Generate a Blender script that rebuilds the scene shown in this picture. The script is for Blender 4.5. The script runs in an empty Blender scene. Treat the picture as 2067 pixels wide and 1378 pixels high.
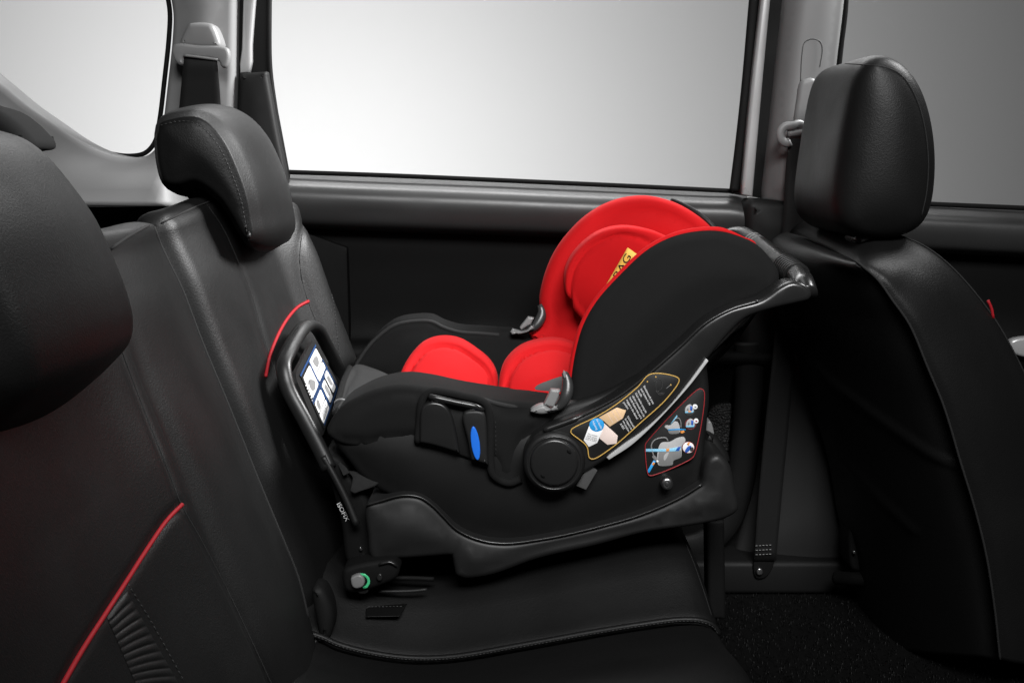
import bpy, bmesh, math, random
import numpy as np
from mathutils import Vector, Matrix
from mathutils.geometry import delaunay_2d_cdt
from mathutils.bvhtree import BVHTree

random.seed(7)
rng = np.random.default_rng(7)
SC = bpy.context.scene
COL = SC.collection

# ------------------------------------------------------------------ camera
F, PITCH, H = 2250.0, math.radians(9.3), 1.10
CX, CY = 1033.5, 689.0
CAM = Vector((0, 0, H))
cp, sp = math.cos(PITCH), math.sin(PITCH)

def P(px, py, Y):
    a, b = (px - CX) / F, -(py - CY) / F
    d = Vector((a, cp + b * sp, -sp + b * cp))
    return CAM + d * (Y / d.y)

def proj(A):
    A = np.asarray(A, float)
    x, y, z = A[:, 0], A[:, 1], A[:, 2] - H
    dep = y * cp - z * sp
    up = y * sp + z * cp
    return np.stack([CX + F * x / dep, CY - F * up / dep], 1)

cam = bpy.data.cameras.new('camera')
cam.sensor_width = 36.0
cam.lens = F / 2067.0 * 36.0
cam.clip_start, cam.clip_end = 0.05, 100
co = bpy.data.objects.new('camera', cam); COL.objects.link(co)
co.location = CAM; co.rotation_euler = (math.pi / 2 - PITCH, 0, 0)
SC.camera = co

# ------------------------------------------------------------------ curves
def _cr(p0, p1, p2, p3, n):
    def td(a, b): return max(np.linalg.norm(b - a) ** 0.5, 1e-6)
    t0 = 0; t1 = t0 + td(p0, p1); t2 = t1 + td(p1, p2); t3 = t2 + td(p2, p3)
    t = np.linspace(t1, t2, n, endpoint=False)[:, None]
    A1 = (t1 - t) / (t1 - t0) * p0 + (t - t0) / (t1 - t0) * p1
    A2 = (t2 - t) / (t2 - t1) * p1 + (t - t1) / (t2 - t1) * p2
    A3 = (t3 - t) / (t3 - t2) * p2 + (t - t2) / (t3 - t2) * p3
    B1 = (t2 - t) / (t2 - t0) * A1 + (t - t0) / (t2 - t0) * A2
    B2 = (t3 - t) / (t3 - t1) * A2 + (t - t1) / (t3 - t1) * A3
    return (t2 - t) / (t2 - t1) * B1 + (t - t1) / (t2 - t1) * B2

def spl(pts, closed=True, step=8.0):
    """smooth curve through points; a trailing 'c' marks a corner"""
    cor = [len(p) > 0 and p[-1] == 'c' for p in pts]
    A = [np.array([float(c) for c in p if c != 'c']) for p in pts]
    n = len(A); out = []
    for i in range(n if closed else n - 1):
        j = (i + 1) % n
        p1, p2 = A[i], A[j]
        p0 = A[i - 1] if (closed or i > 0) and not cor[i] else 2 * p1 - p2
        p3 = A[(j + 1) % n] if (closed or j < n - 1) and not cor[j] else 2 * p2 - p1
        k = max(1, int(math.ceil(np.linalg.norm(p2 - p1) / step)))
        out.extend(_cr(p0, p1, p2, p3, k))
    if not closed: out.append(A[-1])
    return [tuple(p) for p in out]

def pl(pts, closed=True, step=12.0):
    return spl([tuple(p) + ('c',) for p in pts], closed, step)

def segdist(Q, poly, closed=False):
    A = np.asarray(poly, float)
    B = np.roll(A, -1, 0) if closed else A[1:]
    if not closed: A = A[:-1]
    best = np.full(len(Q), 1e9)
    for a, b in zip(A, B):
        ab = b - a; L = max(ab @ ab, 1e-12)
        t = np.clip(((Q - a) @ ab) / L, 0, 1)
        d = np.linalg.norm(Q - (a + t[:, None] * ab), axis=1)
        best = np.minimum(best, d)
    return best

def inside(Q, poly):
    A = np.asarray(poly, float); B = np.roll(A, -1, 0)
    r = np.zeros(len(Q), bool)
    for a, b in zip(A, B):
        c = (a[1] > Q[:, 1]) != (b[1] > Q[:, 1])
        if not c.any(): continue
        x = (b[0] - a[0]) * (Q[:, 1] - a[1]) / (b[1] - a[1] + 1e-15) + a[0]
        r ^= c & (Q[:, 0] < x)
    return r

# ------------------------------------------------------------------ objects
BVH = {}
def empty(name, loc, label, cat, group=None):
    o = bpy.data.objects.new(name, None); COL.objects.link(o)
    o.location = loc; o.empty_display_size = 0.05
    o['label'] = label; o['category'] = cat
    if group: o['group'] = group
    return o

def base_of(o):
    v = Vector((0, 0, 0))
    while o is not None:
        v += o.location; o = o.parent
    return v

def make(name, V, Fc, mat, parent=None, smooth=True, weld=True, grooves=None, keep=False, relax=0):
    bm = bmesh.new()
    vs = [bm.verts.new(tuple(v)) for v in V]
    for f in Fc:
        try: bm.faces.new([vs[i] for i in f])
        except ValueError: pass
    if weld: bmesh.ops.remove_doubles(bm, verts=bm.verts, dist=1e-6)
    bmesh.ops.dissolve_degenerate(bm, dist=1e-7, edges=bm.edges)
    bmesh.ops.recalc_face_normals(bm, faces=bm.faces)
    for _ in range(relax): bmesh.ops.smooth_vert(bm, verts=bm.verts, factor=.5, use_axis_x=True, use_axis_y=True, use_axis_z=True)
    if grooves:
        bm.normal_update()
        co_ = np.array([v.co[:] for v in bm.verts]); Q = proj(co_)
        dis = np.zeros(len(co_))
        for line, w, dep in grooves:
            d = segdist(Q, line)
            dis += dep * np.exp(-(d / w) ** 2)
        for v, h in zip(bm.verts, dis):
            if h: v.co -= v.normal * h
    for f in bm.faces: f.smooth = smooth
    if keep:
        bm.faces.ensure_lookup_table(); bm.verts.ensure_lookup_table()
        BVH[keep] = BVHTree.FromBMesh(bm)
    b = base_of(parent)
    for v in bm.verts: v.co -= b
    me = bpy.data.meshes.new(name); bm.to_mesh(me); bm.free()
    me.materials.append(mat)
    o = bpy.data.objects.new(name, me); COL.objects.link(o)
    if parent is not None: o.parent = parent
    return o

def tag(o, label, cat, group=None, kind=None):
    if label: o['label'] = label
    if cat: o['category'] = cat
    if group: o['group'] = group
    if kind: o['kind'] = kind
    return o

def tilt_v(V, tilt):
    A = np.array([tuple(v) for v in V], float); Q = proj(A)
    dY = np.array([tilt(q[0], q[1]) for q in Q])
    c = np.array(CAM)
    return c + (A - c) * (1 + dY / A[:, 1])[:, None]

def offs(A, d):
    t = np.roll(A, -1, 0) - np.roll(A, 1, 0)
    n = np.stack([t[:, 1], -t[:, 0]], 1)
    n /= np.maximum(np.linalg.norm(n, axis=1), 1e-9)[:, None]
    return A + n * (d if np.isscalar(d) else np.asarray(d)[:, None])

def cap(A, step):
    """triangulated fill of outline A (xz), with interior points"""
    pts = [Vector(p) for p in A]; n = len(pts)
    if step:
        mn, mx = A.min(0), A.max(0)
        gx = np.arange(mn[0] + step / 2, mx[0], step); gz = np.arange(mn[1] + step / 2, mx[1], step)
        if len(gx) and len(gz):
            G = np.stack(np.meshgrid(gx, gz), -1).reshape(-1, 2)
            G[:, 0] += (np.round((G[:, 1] - mn[1]) / step) % 2) * step * .5
            G = G[inside(G, A)]
            if len(G):
                G = G[segdist(G, A, True) > step * .55]
                pts += [Vector(p) for p in G]
    r = delaunay_2d_cdt(pts, [], [list(range(n))], 1, 1e-7)
    return np.array([tuple(v) for v in r[0]]), [list(f) for f in r[2]]

def solid(name, prof, Y0, Y1, mat, parent=None, r=.008, nr=4, off=None, dome=0, domer=.05, step=None, nv=1,
          grooves=None, tilt=None, warp=None, Yp=None, keep=False, smooth=True, r2=None, relax=0):
    """body whose side profile (traced at depth Yp) runs across the car from Y0 to Y1"""
    Yp = Y0 if Yp is None else Yp
    A = np.array([P(p[0], p[1], Yp)[:] for p in prof])[:, [0, 2]]
    ar = np.sum(A[:, 0] * np.roll(A[:, 1], -1) - np.roll(A[:, 0], -1) * A[:, 1])
    if ar < 0: A = A[::-1].copy()
    r2 = r if r2 is None else r2
    rings = []
    for k in range(nr + 1):
        a = k / nr * math.pi / 2
        rings.append((r * (1 - math.sin(a)), Y0 + r * (1 - math.cos(a)), 0.0))
    for k in range(1, nv):
        rings.append((0, Y0 + r + (Y1 - Y0 - r - r2) * k / nv, k / nv))
    for k in range(nr + 1):
        a = (nr - k) / nr * math.pi / 2
        rings.append((r2 * (1 - math.sin(a)), Y1 - r2 * (1 - math.cos(a)), 1.0))
    V, Fc = [], []; N = len(A)
    first = last = None
    for i, (ins, y, v) in enumerate(rings):
        B = offs(A, -ins + (off(v) if off else 0))
        if i == 0: first = (B, y)
        if i == len(rings) - 1: last = (B, y)
        V += [(b[0], y, b[1]) for b in B]
        if i:
            o0, o1 = (i - 1) * N, i * N
            Fc += [[o0 + j, o0 + (j + 1) % N, o1 + (j + 1) % N, o1 + j] for j in range(N)]
    st = step if step else (.014 if dome else None)
    for (B, y), sg, s in ((first, -1, st), (last, 1, None)):
        C, T = cap(B, s)
        b0 = len(V)
        if sg < 0 and dome:
            d = segdist(C, B, True); t = np.minimum(d / domer, 1)
            yy = y - dome * (1 - (1 - t) ** 2)
        else: yy = np.full(len(C), y)
        V += [(c[0], q, c[1]) for c, q in zip(C, yy)]
        Fc += [[b0 + k for k in f] for f in T]
    if warp: V = [warp(*v) for v in V]
    if tilt: V = tilt_v(V, tilt)
    return make(name, V, Fc, mat, parent, smooth, True, grooves, keep, relax)

def plate(name, prof, Y, th, mat, parent=None, **k):
    k.setdefault('r', min(.0015, th * .3)); k.setdefault('nr', 2)
    return solid(name, prof, Y, Y + th, mat, parent, **k)

def loft(name, rows, mat, parent=None, nu=8, nv=8, th=.0, grooves=None, keep=False, close=False):
    """smooth skin through rows of (px, py, depth) points"""
    R = [[np.array(P(*p)[:]) if not isinstance(p, Vector) else np.array(p[:]) for p in row] for row in rows]
    def dense(L, k):
        out = []
        for i in range(len(L) - 1):
            p0 = L[i - 1] if i else 2 * L[0] - L[1]
            p3 = L[i + 2] if i + 2 < len(L) else 2 * L[-1] - L[-2]
            out.extend(_cr(p0, L[i], L[i + 1], p3, k))
        out.append(L[-1]); return out
    D = [dense(r, nu) for r in R]
    cols = [dense([D[i][j] for i in range(len(D))], nv) for j in range(len(D[0]))]
    n, m = len(cols), len(cols[0])
    V = [c for col in cols for c in col]
    Fc = [[i * m + j, i * m + j + 1, (i + 1) * m + j + 1, (i + 1) * m + j] for i in range(n - 1) for j in range(m - 1)]
    o = make(name, V, Fc, mat, parent, True, False, grooves, keep)
    if th:
        md = o.modifiers.new('thickness', 'SOLIDIFY'); md.thickness = abs(th); md.offset = -1 if th > 0 else 1
    return o

def tube(name, pts, rad, mat, parent=None, n=12, closed=False, squash=1.0, smooth_path=True, step=.006, caps=True, keep=False):
    """swept round bar; pts are Vectors or (px, py, depth)"""
    L = [Vector(p) if isinstance(p, Vector) else P(*p[:3]) for p in pts]
    if smooth_path: L = [Vector(p) for p in spl([tuple(v) for v in L], closed, step)]
    m = len(L)
    V, Fc = [], []
    up = None
    for i, p in enumerate(L):
        a = L[i - 1] if (i or closed) else p
        b = L[(i + 1) % m] if (i < m - 1 or closed) else p
        t = (b - a).normalized() if (b - a).length > 1e-9 else Vector((1, 0, 0))
        if up is None:
            up = Vector((0, -1, 0)); up = (up - t * up.dot(t))
            if up.length < .05: up = Vector((0, 0, 1)); up = up - t * up.dot(t)
            up.normalize()
        up = (up - t * up.dot(t)).normalized()
        s = t.cross(up)
        rr = rad(i / max(1, m - 1)) if callable(rad) else rad
        for k in range(n):
            q = 2 * math.pi * k / n
            V.append(p + s * (math.cos(q) * rr) + up * (math.sin(q) * rr * squash))
    for i in range(m if closed else m - 1):
        a, b = i * n, ((i + 1) % m) * n
        Fc += [[a + k, a + (k + 1) % n, b + (k + 1) % n, b + k] for k in range(n)]
    if not closed and caps:
        Fc += [list(range(n))[::-1], list(range((m - 1) * n, m * n))]
    return make(name, V, Fc, mat, parent, True, False, None, keep)

def drape(key, pts, lift=.0, step=10.0, closed=False, smooth=True):
    """points of a traced line laid on the surface that stands there"""
    out = []
    for p in (spl(pts, closed, step) if smooth else pts):
        d = (P(p[0], p[1], 1.0) - CAM).normalized()
        h = BVH[key].ray_cast(CAM, d)
        if h[0] is not None:
            n = h[1] if h[1].dot(d) < 0 else -h[1]
            out.append(h[0] + n * lift)
    return out

def stitches(name, L, mat, parent, ln=.0042, gap=.0022, rad=.0006):
    """a row of thread stitches along a 3D line"""
    V, Fc = [], []
    acc = 0.0; pos = []; 
    D = [0.0]
    for a, b in zip(L[:-1], L[1:]): D.append(D[-1] + (b - a).length)
    def at(s):
        for i in range(len(D) - 1):
            if s <= D[i + 1]:
                return L[i].lerp(L[i + 1], (s - D[i]) / max(1e-9, D[i + 1] - D[i]))
        return L[-1]
    s = 0.0
    while s + ln < D[-1]:
        a, b = at(s), at(s + ln); t = (b - a).normalized()
        u = t.orthogonal().normalized(); w = t.cross(u)
        o = len(V)
        for c, rr in ((a, .5), (a.lerp(b, .25), 1), (a.lerp(b, .75), 1), (b, .5)):
            for k in range(5):
                q = 2 * math.pi * k / 5
                V.append(c + (u * math.cos(q) + w * math.sin(q)) * rad * rr)
        for j in range(3):
            Fc += [[o + j * 5 + k, o + j * 5 + (k + 1) % 5, o + j * 5 + 5 + (k + 1) % 5, o + j * 5 + 5 + k] for k in range(5)]
        Fc += [[o + k for k in range(5)], [o + 15 + k for k in range(5)]]
        s += ln + gap
    return make(name, V, Fc, mat, parent, True, False)

class Quad:
    """a flat printed sheet spanned by four corners; u, v in 0..1"""
    def __init__(s, a, b, c, d):
        s.a, s.b, s.c, s.d = a, b, c, d                    # u0v0, u1v0, u1v1, u0v1
        s.n = (b - a).cross(d - a).normalized()
        if s.n.dot(CAM - a) < 0: s.n = -s.n
        e = s.c - CAM; s.c = CAM + e * (s.n.dot(a - CAM) / s.n.dot(e))
    def __call__(s, u, v, h=0):
        return (s.a * (1 - u) + s.b * u) * (1 - v) + (s.d * (1 - u) + s.c * u) * v + s.n * h

def printed(name, polys, q, h, mat, parent, th=.0002):
    V, Fc = [], []
    for poly in polys:
        A = np.array(poly, float)
        C, T = cap(A, None)
        o = len(V); V += [q(c[0], c[1], h) for c in C]
        Fc += [[o + k for k in f] for f in T]
        n = len(A); o = len(V)
        V += [q(c[0], c[1], h) for c in A] + [q(c[0], c[1], h - th) for c in A]
        Fc += [[o + k, o + (k + 1) % n, o + n + (k + 1) % n, o + n + k] for k in range(n)]
    return make(name, V, Fc, mat, parent, False, False)

def glyphs(s):
    cu = bpy.data.curves.new('lettering', 'FONT'); cu.body = s; cu.size = 1; cu.resolution_u = 3
    ob = bpy.data.objects.new('lettering', cu); COL.objects.link(ob)
    dg = bpy.context.evaluated_depsgraph_get(); me = bpy.data.meshes.new_from_object(ob.evaluated_get(dg))
    V = [tuple(v.co) for v in me.vertices]; Fc = [list(p.vertices) for p in me.polygons]
    bpy.data.objects.remove(ob); bpy.data.curves.remove(cu); bpy.data.meshes.remove(me)
    return V, Fc

def lettering(name, items, mat, parent, fn):
    """items: (string, x, y, size, angle, width) -> flat letters placed through fn(x, y)"""
    V, Fc = [], []
    for s, x, y, size, ang, *w in items:
        g, f = glyphs(s)
        mx = max(p[0] for p in g)
        kx = (w[0] / mx) if w else size
        c, d = math.cos(ang), math.sin(ang)
        o = len(V)
        for p in g:
            a, b = p[0] * kx, -p[1] * size
            V.append(fn(x + a * c - b * d, y + a * d + b * c))
        Fc += [[o + k for k in q] for q in f]
    return make(name, V, Fc, mat, parent, False, False)

def rrect(u0, v0, u1, v1, r=.03, n=4):
    out = []
    for cx, cy, a0 in ((u1 - r, v0 + r, -90), (u1 - r, v1 - r, 0), (u0 + r, v1 - r, 90), (u0 + r, v0 + r, 180)):
        for k in range(n + 1):
            a = math.radians(a0 + 90 * k / n); out.append((cx + r * math.cos(a), cy + r * math.sin(a)))
    return out

def ell(cx, cy, rx, ry, rot=0, n=36):
    c, s = math.cos(rot), math.sin(rot)
    return [(cx + rx * math.cos(t) * c - ry * math.sin(t) * s, cy + rx * math.cos(t) * s + ry * math.sin(t) * c)
            for t in [2 * math.pi * k / n for k in range(n)]]

# ------------------------------------------------------------------ materials
def mat(name, col, rough=.5, kind=None, scale=300, bump=.2, dist=.001, spec=.5, sheen=0, metal=0, coat=0, var=0, alpha=None):
    m = bpy.data.materials.new(name); m.use_nodes = True
    nt = m.node_tree; N = nt.nodes; b = N['Principled BSDF']
    c = (col, col, col, 1) if np.isscalar(col) else (*col, 1)
    b.inputs['Base Color'].default_value = c
    b.inputs['Roughness'].default_value = rough
    b.inputs['Specular IOR Level'].default_value = spec
    b.inputs['Metallic'].default_value = metal
    if sheen:
        b.inputs['Sheen Weight'].default_value = sheen; b.inputs['Sheen Roughness'].default_value = .4
        b.inputs['Sheen Tint'].default_value = (min(1, c[0] * 1.5 + .1), min(1, c[1] * 1.5 + .1), min(1, c[2] * 1.5 + .1), 1)
    if coat: b.inputs['Coat Weight'].default_value = coat; b.inputs['Coat Roughness'].default_value = .15
    if kind:
        tc = N.new('ShaderNodeTexCoord')
        if kind == 'leather':
            t = N.new('ShaderNodeTexVoronoi'); t.feature = 'F1'; t.inputs['Scale'].default_value = scale
            nz = N.new('ShaderNodeTexNoise'); nz.inputs['Scale'].default_value = scale * .4; nz.inputs['Detail'].default_value = 3
            mx = N.new('ShaderNodeMix'); mx.data_type = 'RGBA'; mx.inputs[0].default_value = .008
            nt.links.new(tc.outputs['Object'], nz.inputs['Vector'])
            nt.links.new(tc.outputs['Object'], mx.inputs[6]); nt.links.new(nz.outputs['Color'], mx.inputs[7])
            nt.links.new(mx.outputs[2], t.inputs['Vector'])
            n3 = N.new('ShaderNodeTexNoise'); n3.inputs['Scale'].default_value = 55; n3.inputs['Detail'].default_value = 2
            nt.links.new(tc.outputs['Object'], n3.inputs['Vector'])
            ma = N.new('ShaderNodeMath'); ma.operation = 'MULTIPLY_ADD'; ma.inputs[1].default_value = 1.1
            nt.links.new(n3.outputs['Fac'], ma.inputs[0]); nt.links.new(t.outputs['Distance'], ma.inputs[2]); h = ma.outputs[0]
        elif kind == 'weave':
            w1 = N.new('ShaderNodeTexWave'); w1.bands_direction = 'X'; w1.inputs['Scale'].default_value = scale
            w2 = N.new('ShaderNodeTexWave'); w2.bands_direction = 'Z'; w2.inputs['Scale'].default_value = scale
            w1.inputs['Distortion'].default_value = w2.inputs['Distortion'].default_value = 1.0
            a = N.new('ShaderNodeMath'); a.operation = 'ADD'
            for w in (w1, w2): nt.links.new(tc.outputs['Object'], w.inputs['Vector'])
            nt.links.new(w1.outputs['Fac'], a.inputs[0]); nt.links.new(w2.outputs['Fac'], a.inputs[1]); h = a.outputs[0]
        elif kind == 'rib':
            w1 = N.new('ShaderNodeTexWave'); w1.bands_direction = 'DIAGONAL'; w1.inputs['Scale'].default_value = scale
            nt.links.new(tc.outputs['Object'], w1.inputs['Vector']); h = w1.outputs['Fac']
        else:
            t = N.new('ShaderNodeTexNoise'); t.inputs['Scale'].default_value = scale; t.inputs['Detail'].default_value = 4
            nt.links.new(tc.outputs['Object'], t.inputs['Vector']); h = t.outputs['Fac']
        bp = N.new('ShaderNodeBump'); bp.inputs['Strength'].default_value = bump; bp.inputs['Distance'].default_value = dist
        nt.links.new(h, bp.inputs['Height']); nt.links.new(bp.outputs['Normal'], b.inputs['Normal'])
        if kind in ('leather', 'noise', 'weave'):
            n2 = N.new('ShaderNodeTexNoise'); n2.inputs['Scale'].default_value = 9; n2.inputs['Detail'].default_value = 5
            nt.links.new(tc.outputs['Object'], n2.inputs['Vector'])
            mr = N.new('ShaderNodeMapRange'); mr.inputs[1].default_value = .3; mr.inputs[2].default_value = .7
            mr.inputs[3].default_value = max(.05, rough - .06); mr.inputs[4].default_value = min(1, rough + .06)
            nt.links.new(n2.outputs['Fac'], mr.inputs[0]); nt.links.new(mr.outputs[0], b.inputs['Roughness'])
    return m

LEATHER = mat('black_leather', .0052, .46, 'leather', 470, .26, .0006, .19)
LEATHER_LIT = mat('black_leather_lit', .0068, .46, 'leather', 470, .26, .0006, .22)  # same leather in a lighter colour, a lit copy for the rear backrests
SEAM = mat('seam_shadow', .004, .9)
THREAD = mat('black_thread', .012, .6)
REDPIPE = mat('red_piping', (.26, .007, .012), .6, 'noise', 500, .3, .0005, .2)
PLEAT = mat('pleated_vinyl', .008, .5, 'leather', 500, .2, spec=.27)
CLOTH = mat('black_cloth', .010, .9, 'weave', 420, .3, .0006, .10, sheen=.03)
CLOTHG = mat('charcoal_cloth', .024, .85, 'weave', 420, .2, .0005, .2, sheen=.1)
GREYPAD = mat('grey_cloth', .075, .85, 'weave', 420, .2, .0005, .2, sheen=.1)
RED = mat('red_cloth', (.46, .006, .008), .8, 'weave', 420, .15, .0005, .12, sheen=.18)
SHELL = mat('black_shell_plastic', .007, .5, 'noise', 900, .12, .0004, .3)
SHELLG = mat('black_gloss_plastic', .012, .28, 'noise', 500, .03, .0004, .5)
BASEP = mat('base_plastic', .011, .5, 'noise', 1100, .15, .0004, .35)
DARKP = mat('dark_trim_plastic', .007, .6, 'noise', 900, .15, .0005, .2)
DOORP = mat('door_plastic', .0025, .7, 'noise', 900, .15, .0005, .12)
BELTP = mat('belt_line_trim', .024, .38, 'noise', 1200, .25, .0006, .5)
GREYP = mat('grey_pillar_trim', .155, .55, 'noise', 1200, .12, .0004, .4)
GREYP2 = mat('grey_clip_plastic', .16, .45, 'noise', 1200, .08, .0004, .4)
PAINT = mat('silver_body_paint', .38, .3, 'noise', 2000, .03, .0002, .5, metal=.3)
RUBBER = mat('black_rubber', .004, .7, 'noise', 800, .1, spec=.15)
WEB = mat('belt_webbing', .006, .75, 'rib', 260, .3, .0006, .3)
WEBG = mat('grey_webbing', .022, .75, 'rib', 300, .9, .001, .3)
METAL = mat('steel', .45, .3, 'noise', 300, .05, metal=1)
HOOK = mat('grey_hook_plastic', .20, .38, 'noise', 800, .05, .0003, .5)
HOOKD = mat('dark_hook_plastic', .03, .35, 'noise', 800, .05, .0003, .5)
BLUE = mat('blue_plastic', (.015, .16, .72), .4, 'noise', 800, .03)
GREEN = mat('green_plastic', (.06, .50, .22), .4, 'noise', 800, .03)
GREYB = mat('grey_button', .16, .45, 'noise', 900, .08)
WHITE = mat('white_print', .86, .5, 'noise', 900, .02)
LGREY = mat('light_grey_print', .42, .5, 'noise', 900, .02)
MGREY = mat('mid_grey_print', .20, .5, 'noise', 900, .02)
DGREY = mat('dark_grey_print', .04, .5, 'noise', 900, .02)
BLACKPR = mat('black_print', .009, .45, 'noise', 900, .02)
NAVY = mat('navy_print', (.012, .05, .16), .5, 'noise', 900, .02)
SKYB = mat('sky_blue_print', (.28, .62, .85), .5, 'noise', 900, .02)
MIDB = mat('mid_blue_print', (.02, .32, .72), .5, 'noise', 900, .02)
DEEPB = mat('deep_blue_print', (.015, .09, .42), .5, 'noise', 900, .02)
ORANGE = mat('orange_print', (.75, .30, .07), .5, 'noise', 900, .02)
PEACH = mat('peach_print', (.80, .55, .32), .5, 'noise', 900, .02)
PINK = mat('pale_pink_print', (.80, .66, .60), .5, 'noise', 900, .02)
GOLD = mat('gold_print', (.55, .34, .08), .5, 'noise', 900, .02)
REDPR = mat('red_print', (.30, .02, .025), .5, 'noise', 900, .02)
YELLOW = mat('yellow_label', (.80, .48, .09), .5, 'noise', 900, .02)
MATM = mat('coil_mat_vinyl', .004, .5, 'noise', 400, .3, .001, .10)
FLOORM = mat('carpet', .006, .95, 'noise', 700, .6, .002, .1)
BACKM = mat('studio_paint', .35, .9, 'noise', 6, .02, .001, .2)

def glass(name):
    m = bpy.data.materials.new(name); m.use_nodes = True
    nt = m.node_tree; N = nt.nodes; N.remove(N['Principled BSDF'])
    t = N.new('ShaderNodeBsdfTransparent'); t.inputs[0].default_value = (.97, .97, .97, 1)
    g = N.new('ShaderNodeBsdfGlossy'); g.inputs['Roughness'].default_value = .02
    fr = N.new('ShaderNodeFresnel'); fr.inputs[0].default_value = 1.03
    mx = N.new('ShaderNodeMixShader')
    nt.links.new(fr.outputs[0], mx.inputs[0]); nt.links.new(t.outputs[0], mx.inputs[1]); nt.links.new(g.outputs[0], mx.inputs[2])
    nt.links.new(mx.outputs[0], N['Material Output'].inputs[0])
    return m
GLASS = glass('window_glass')

# ------------------------------------------------------------------ studio
zf = P(1600, 1190, 1.93).z                       # car floor level
V = []
prof = [(-1.5, -.6), (6.2, -.6)] + [(6.2 + .8 * math.sin(a), -.6 + .8 * (1 - math.cos(a))) for a in np.linspace(.15, math.pi / 2, 10)] + [(7.0, 6)]
for x in (-8, 8): V += [(x, p[0], p[1]) for p in prof]
n = len(prof)
o = make('studio_backdrop', V, [[i, i + 1, n + i + 1, n + i] for i in range(n - 1)], BACKM)
o['kind'] = 'structure'
o = make('floor', [(-2.2, .2, zf), (2.2, .2, zf), (2.2, 2.05, zf), (-2.2, 2.05, zf), (-2.2, .2, zf - .05), (2.2, .2, zf - .05), (2.2, 2.05, zf - .05), (-2.2, 2.05, zf - .05)],
     [[0, 1, 2, 3], [4, 5, 6, 7], [0, 1, 5, 4], [1, 2, 6, 5], [2, 3, 7, 6], [3, 0, 4, 7]], FLOORM, smooth=False)
o['kind'] = 'structure'

# ------------------------------------------------------------------ car body
body = empty('car', (0, 2.0, zf), 'grey and black side of a car with doors, windows and pillar trims', 'car')
q_edge = [(-420, -60), (-300, -20), (-180, 45), (-60, 122), (0, 170), (50, 211), (100, 246), (145, 277), (185, 299), (225, 313), (265, 318), (296, 312), (316, 289), (325, 247), (335, 165), (344, 80), (346, 30), (342, 0), (330, -60)]
trim = spl(q_edge[:-1] + [(330, -60, 'c')], False, 10) + pl([(474, -60), (472, 0), (470, 150), (465, 300), (466, 420), (180, 417), (-60, 417), (-1100, 417), (-1100, -60)], False, 20)
solid('quarter_trim', trim, 1.955, 2.03, GREYP, body, r=.014, nr=6, dome=.012, domer=.05,
      tilt=lambda x, y: -.10 * max(0, min(1, (y - 230) / 190)) ** 1.3 * (1 if x < 330 else max(0, 1 - (x - 330) / 60)))
tube('window_seal', [(x - 3, y - 3, 1.99) for x, y in q_edge], .0042, RUBBER, body)
plate('lower_quarter_panel', pl([(-1100, 417), (470, 417), (700, 500), (720, 1250), (-1100, 1250)]), 2.0, .04, DOORP, body)
plate('lower_body_panel', pl([(1380, 440), (1900, 440), (1900, 1250), (1380, 1250)]), 2.035, .02, DARKP, body)
plate('quarter_window', pl([(-440, -80), (360, -80), (360, 340), (-440, 340)]), 2.04, .004, GLASS, body)
plate('door_opening_seal', pl([(468, -60), (546, -60), (543, 0), (542, 150), (580, 352), (600, 700), (455, 700), (464, 300), (470, 100)]), 1.995, .03, RUBBER, body, r=.006)
solid('painted_flange', spl([(493, -60), (520, -60), (514, 0), (507, 90), (503, 146), (484, 148), (487, 100), (490, 0)], True, 30), 1.98, 2.0, PAINT, body, r=.005)
solid('pillar_cover', spl([(483, 148, 'c'), (537, 144, 'c'), (547, 200), (558, 262), (575, 345), (600, 480, 'c'), (478, 480, 'c'), (476, 300)]), 1.968, 2.0, DARKP, body, r=.009, nr=5, dome=.004)
# middle pillar
plate('middle_pillar_seal', pl([(1525, -60), (1720, -60), (1714, 0), (1702, 110), (1670, 420), (1480, 392), (1492, 300), (1521, 0)]), 2.0, .03, RUBBER, body)
solid('painted_flange', spl([(1543, -60, 'c'), (1562, -60, 'c'), (1556, 0), (1540, 170), (1520, 398, 'c'), (1497, 393, 'c'), (1518, 170), (1537, 0)], True, 30), 1.975, 2.0, PAINT, body, r=.006)
def bp_tilt(x, y):
    e = 1580 - (y / 405) * 45
    return .035 * max(0, 1 - (x - e) / 45) ** 2
solid('middle_pillar_trim', spl([(1586, -60, 'c'), (1711, -60, 'c'), (1707, 0), (1694, 110), (1677, 250), (1655, 408, 'c'), (1592, 412), (1536, 405, 'c'), (1553, 250), (1569, 90), (1580, 0)], True, 20), 1.955, 2.0, GREYP, body,
      r=.012, nr=5, dome=.012, domer=.04, step=.008, tilt=bp_tilt)
tube('slot_edge', [(1616, 165, 1.9425), (1619, 110, 1.9425), (1624, 86, 1.9425), (1640, 79, 1.9425), (1655, 84, 1.9425), (1660, 98, 1.9425), (1655, 135, 1.9425)], .0007, DGREY, body, n=6)
solid('belt_height_slider', spl([(1618, 163), (1630, 158), (1645, 158), (1645, 262), (1608, 262), (1610, 200)], True, 10), 1.935, 1.96, GREYP, body, r=.008, dome=.003)
solid('lower_pillar_cover', spl([(1506, 412), (1515, 402), (1560, 404), (1604, 408), (1660, 430), (1680, 560), (1690, 730), (1510, 730), (1514, 560)], True, 20), 1.945, 2.02, DARKP, body, r=.02, nr=5, dome=.01)
solid('sill_trim', spl([(1562, 690, 'c'), (1690, 690, 'c'), (1760, 900), (1790, 1137, 'c'), (1480, 1137, 'c'), (1540, 900)], True, 25), 1.925, 2.02, mat('sill_plastic', .028, .6, 'noise', 900, .15, .0005, .3), body, r=.012, dome=.015, domer=.08,
      tilt=lambda x, y: .03 * max(0, (1640 - x) / 120))
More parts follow.
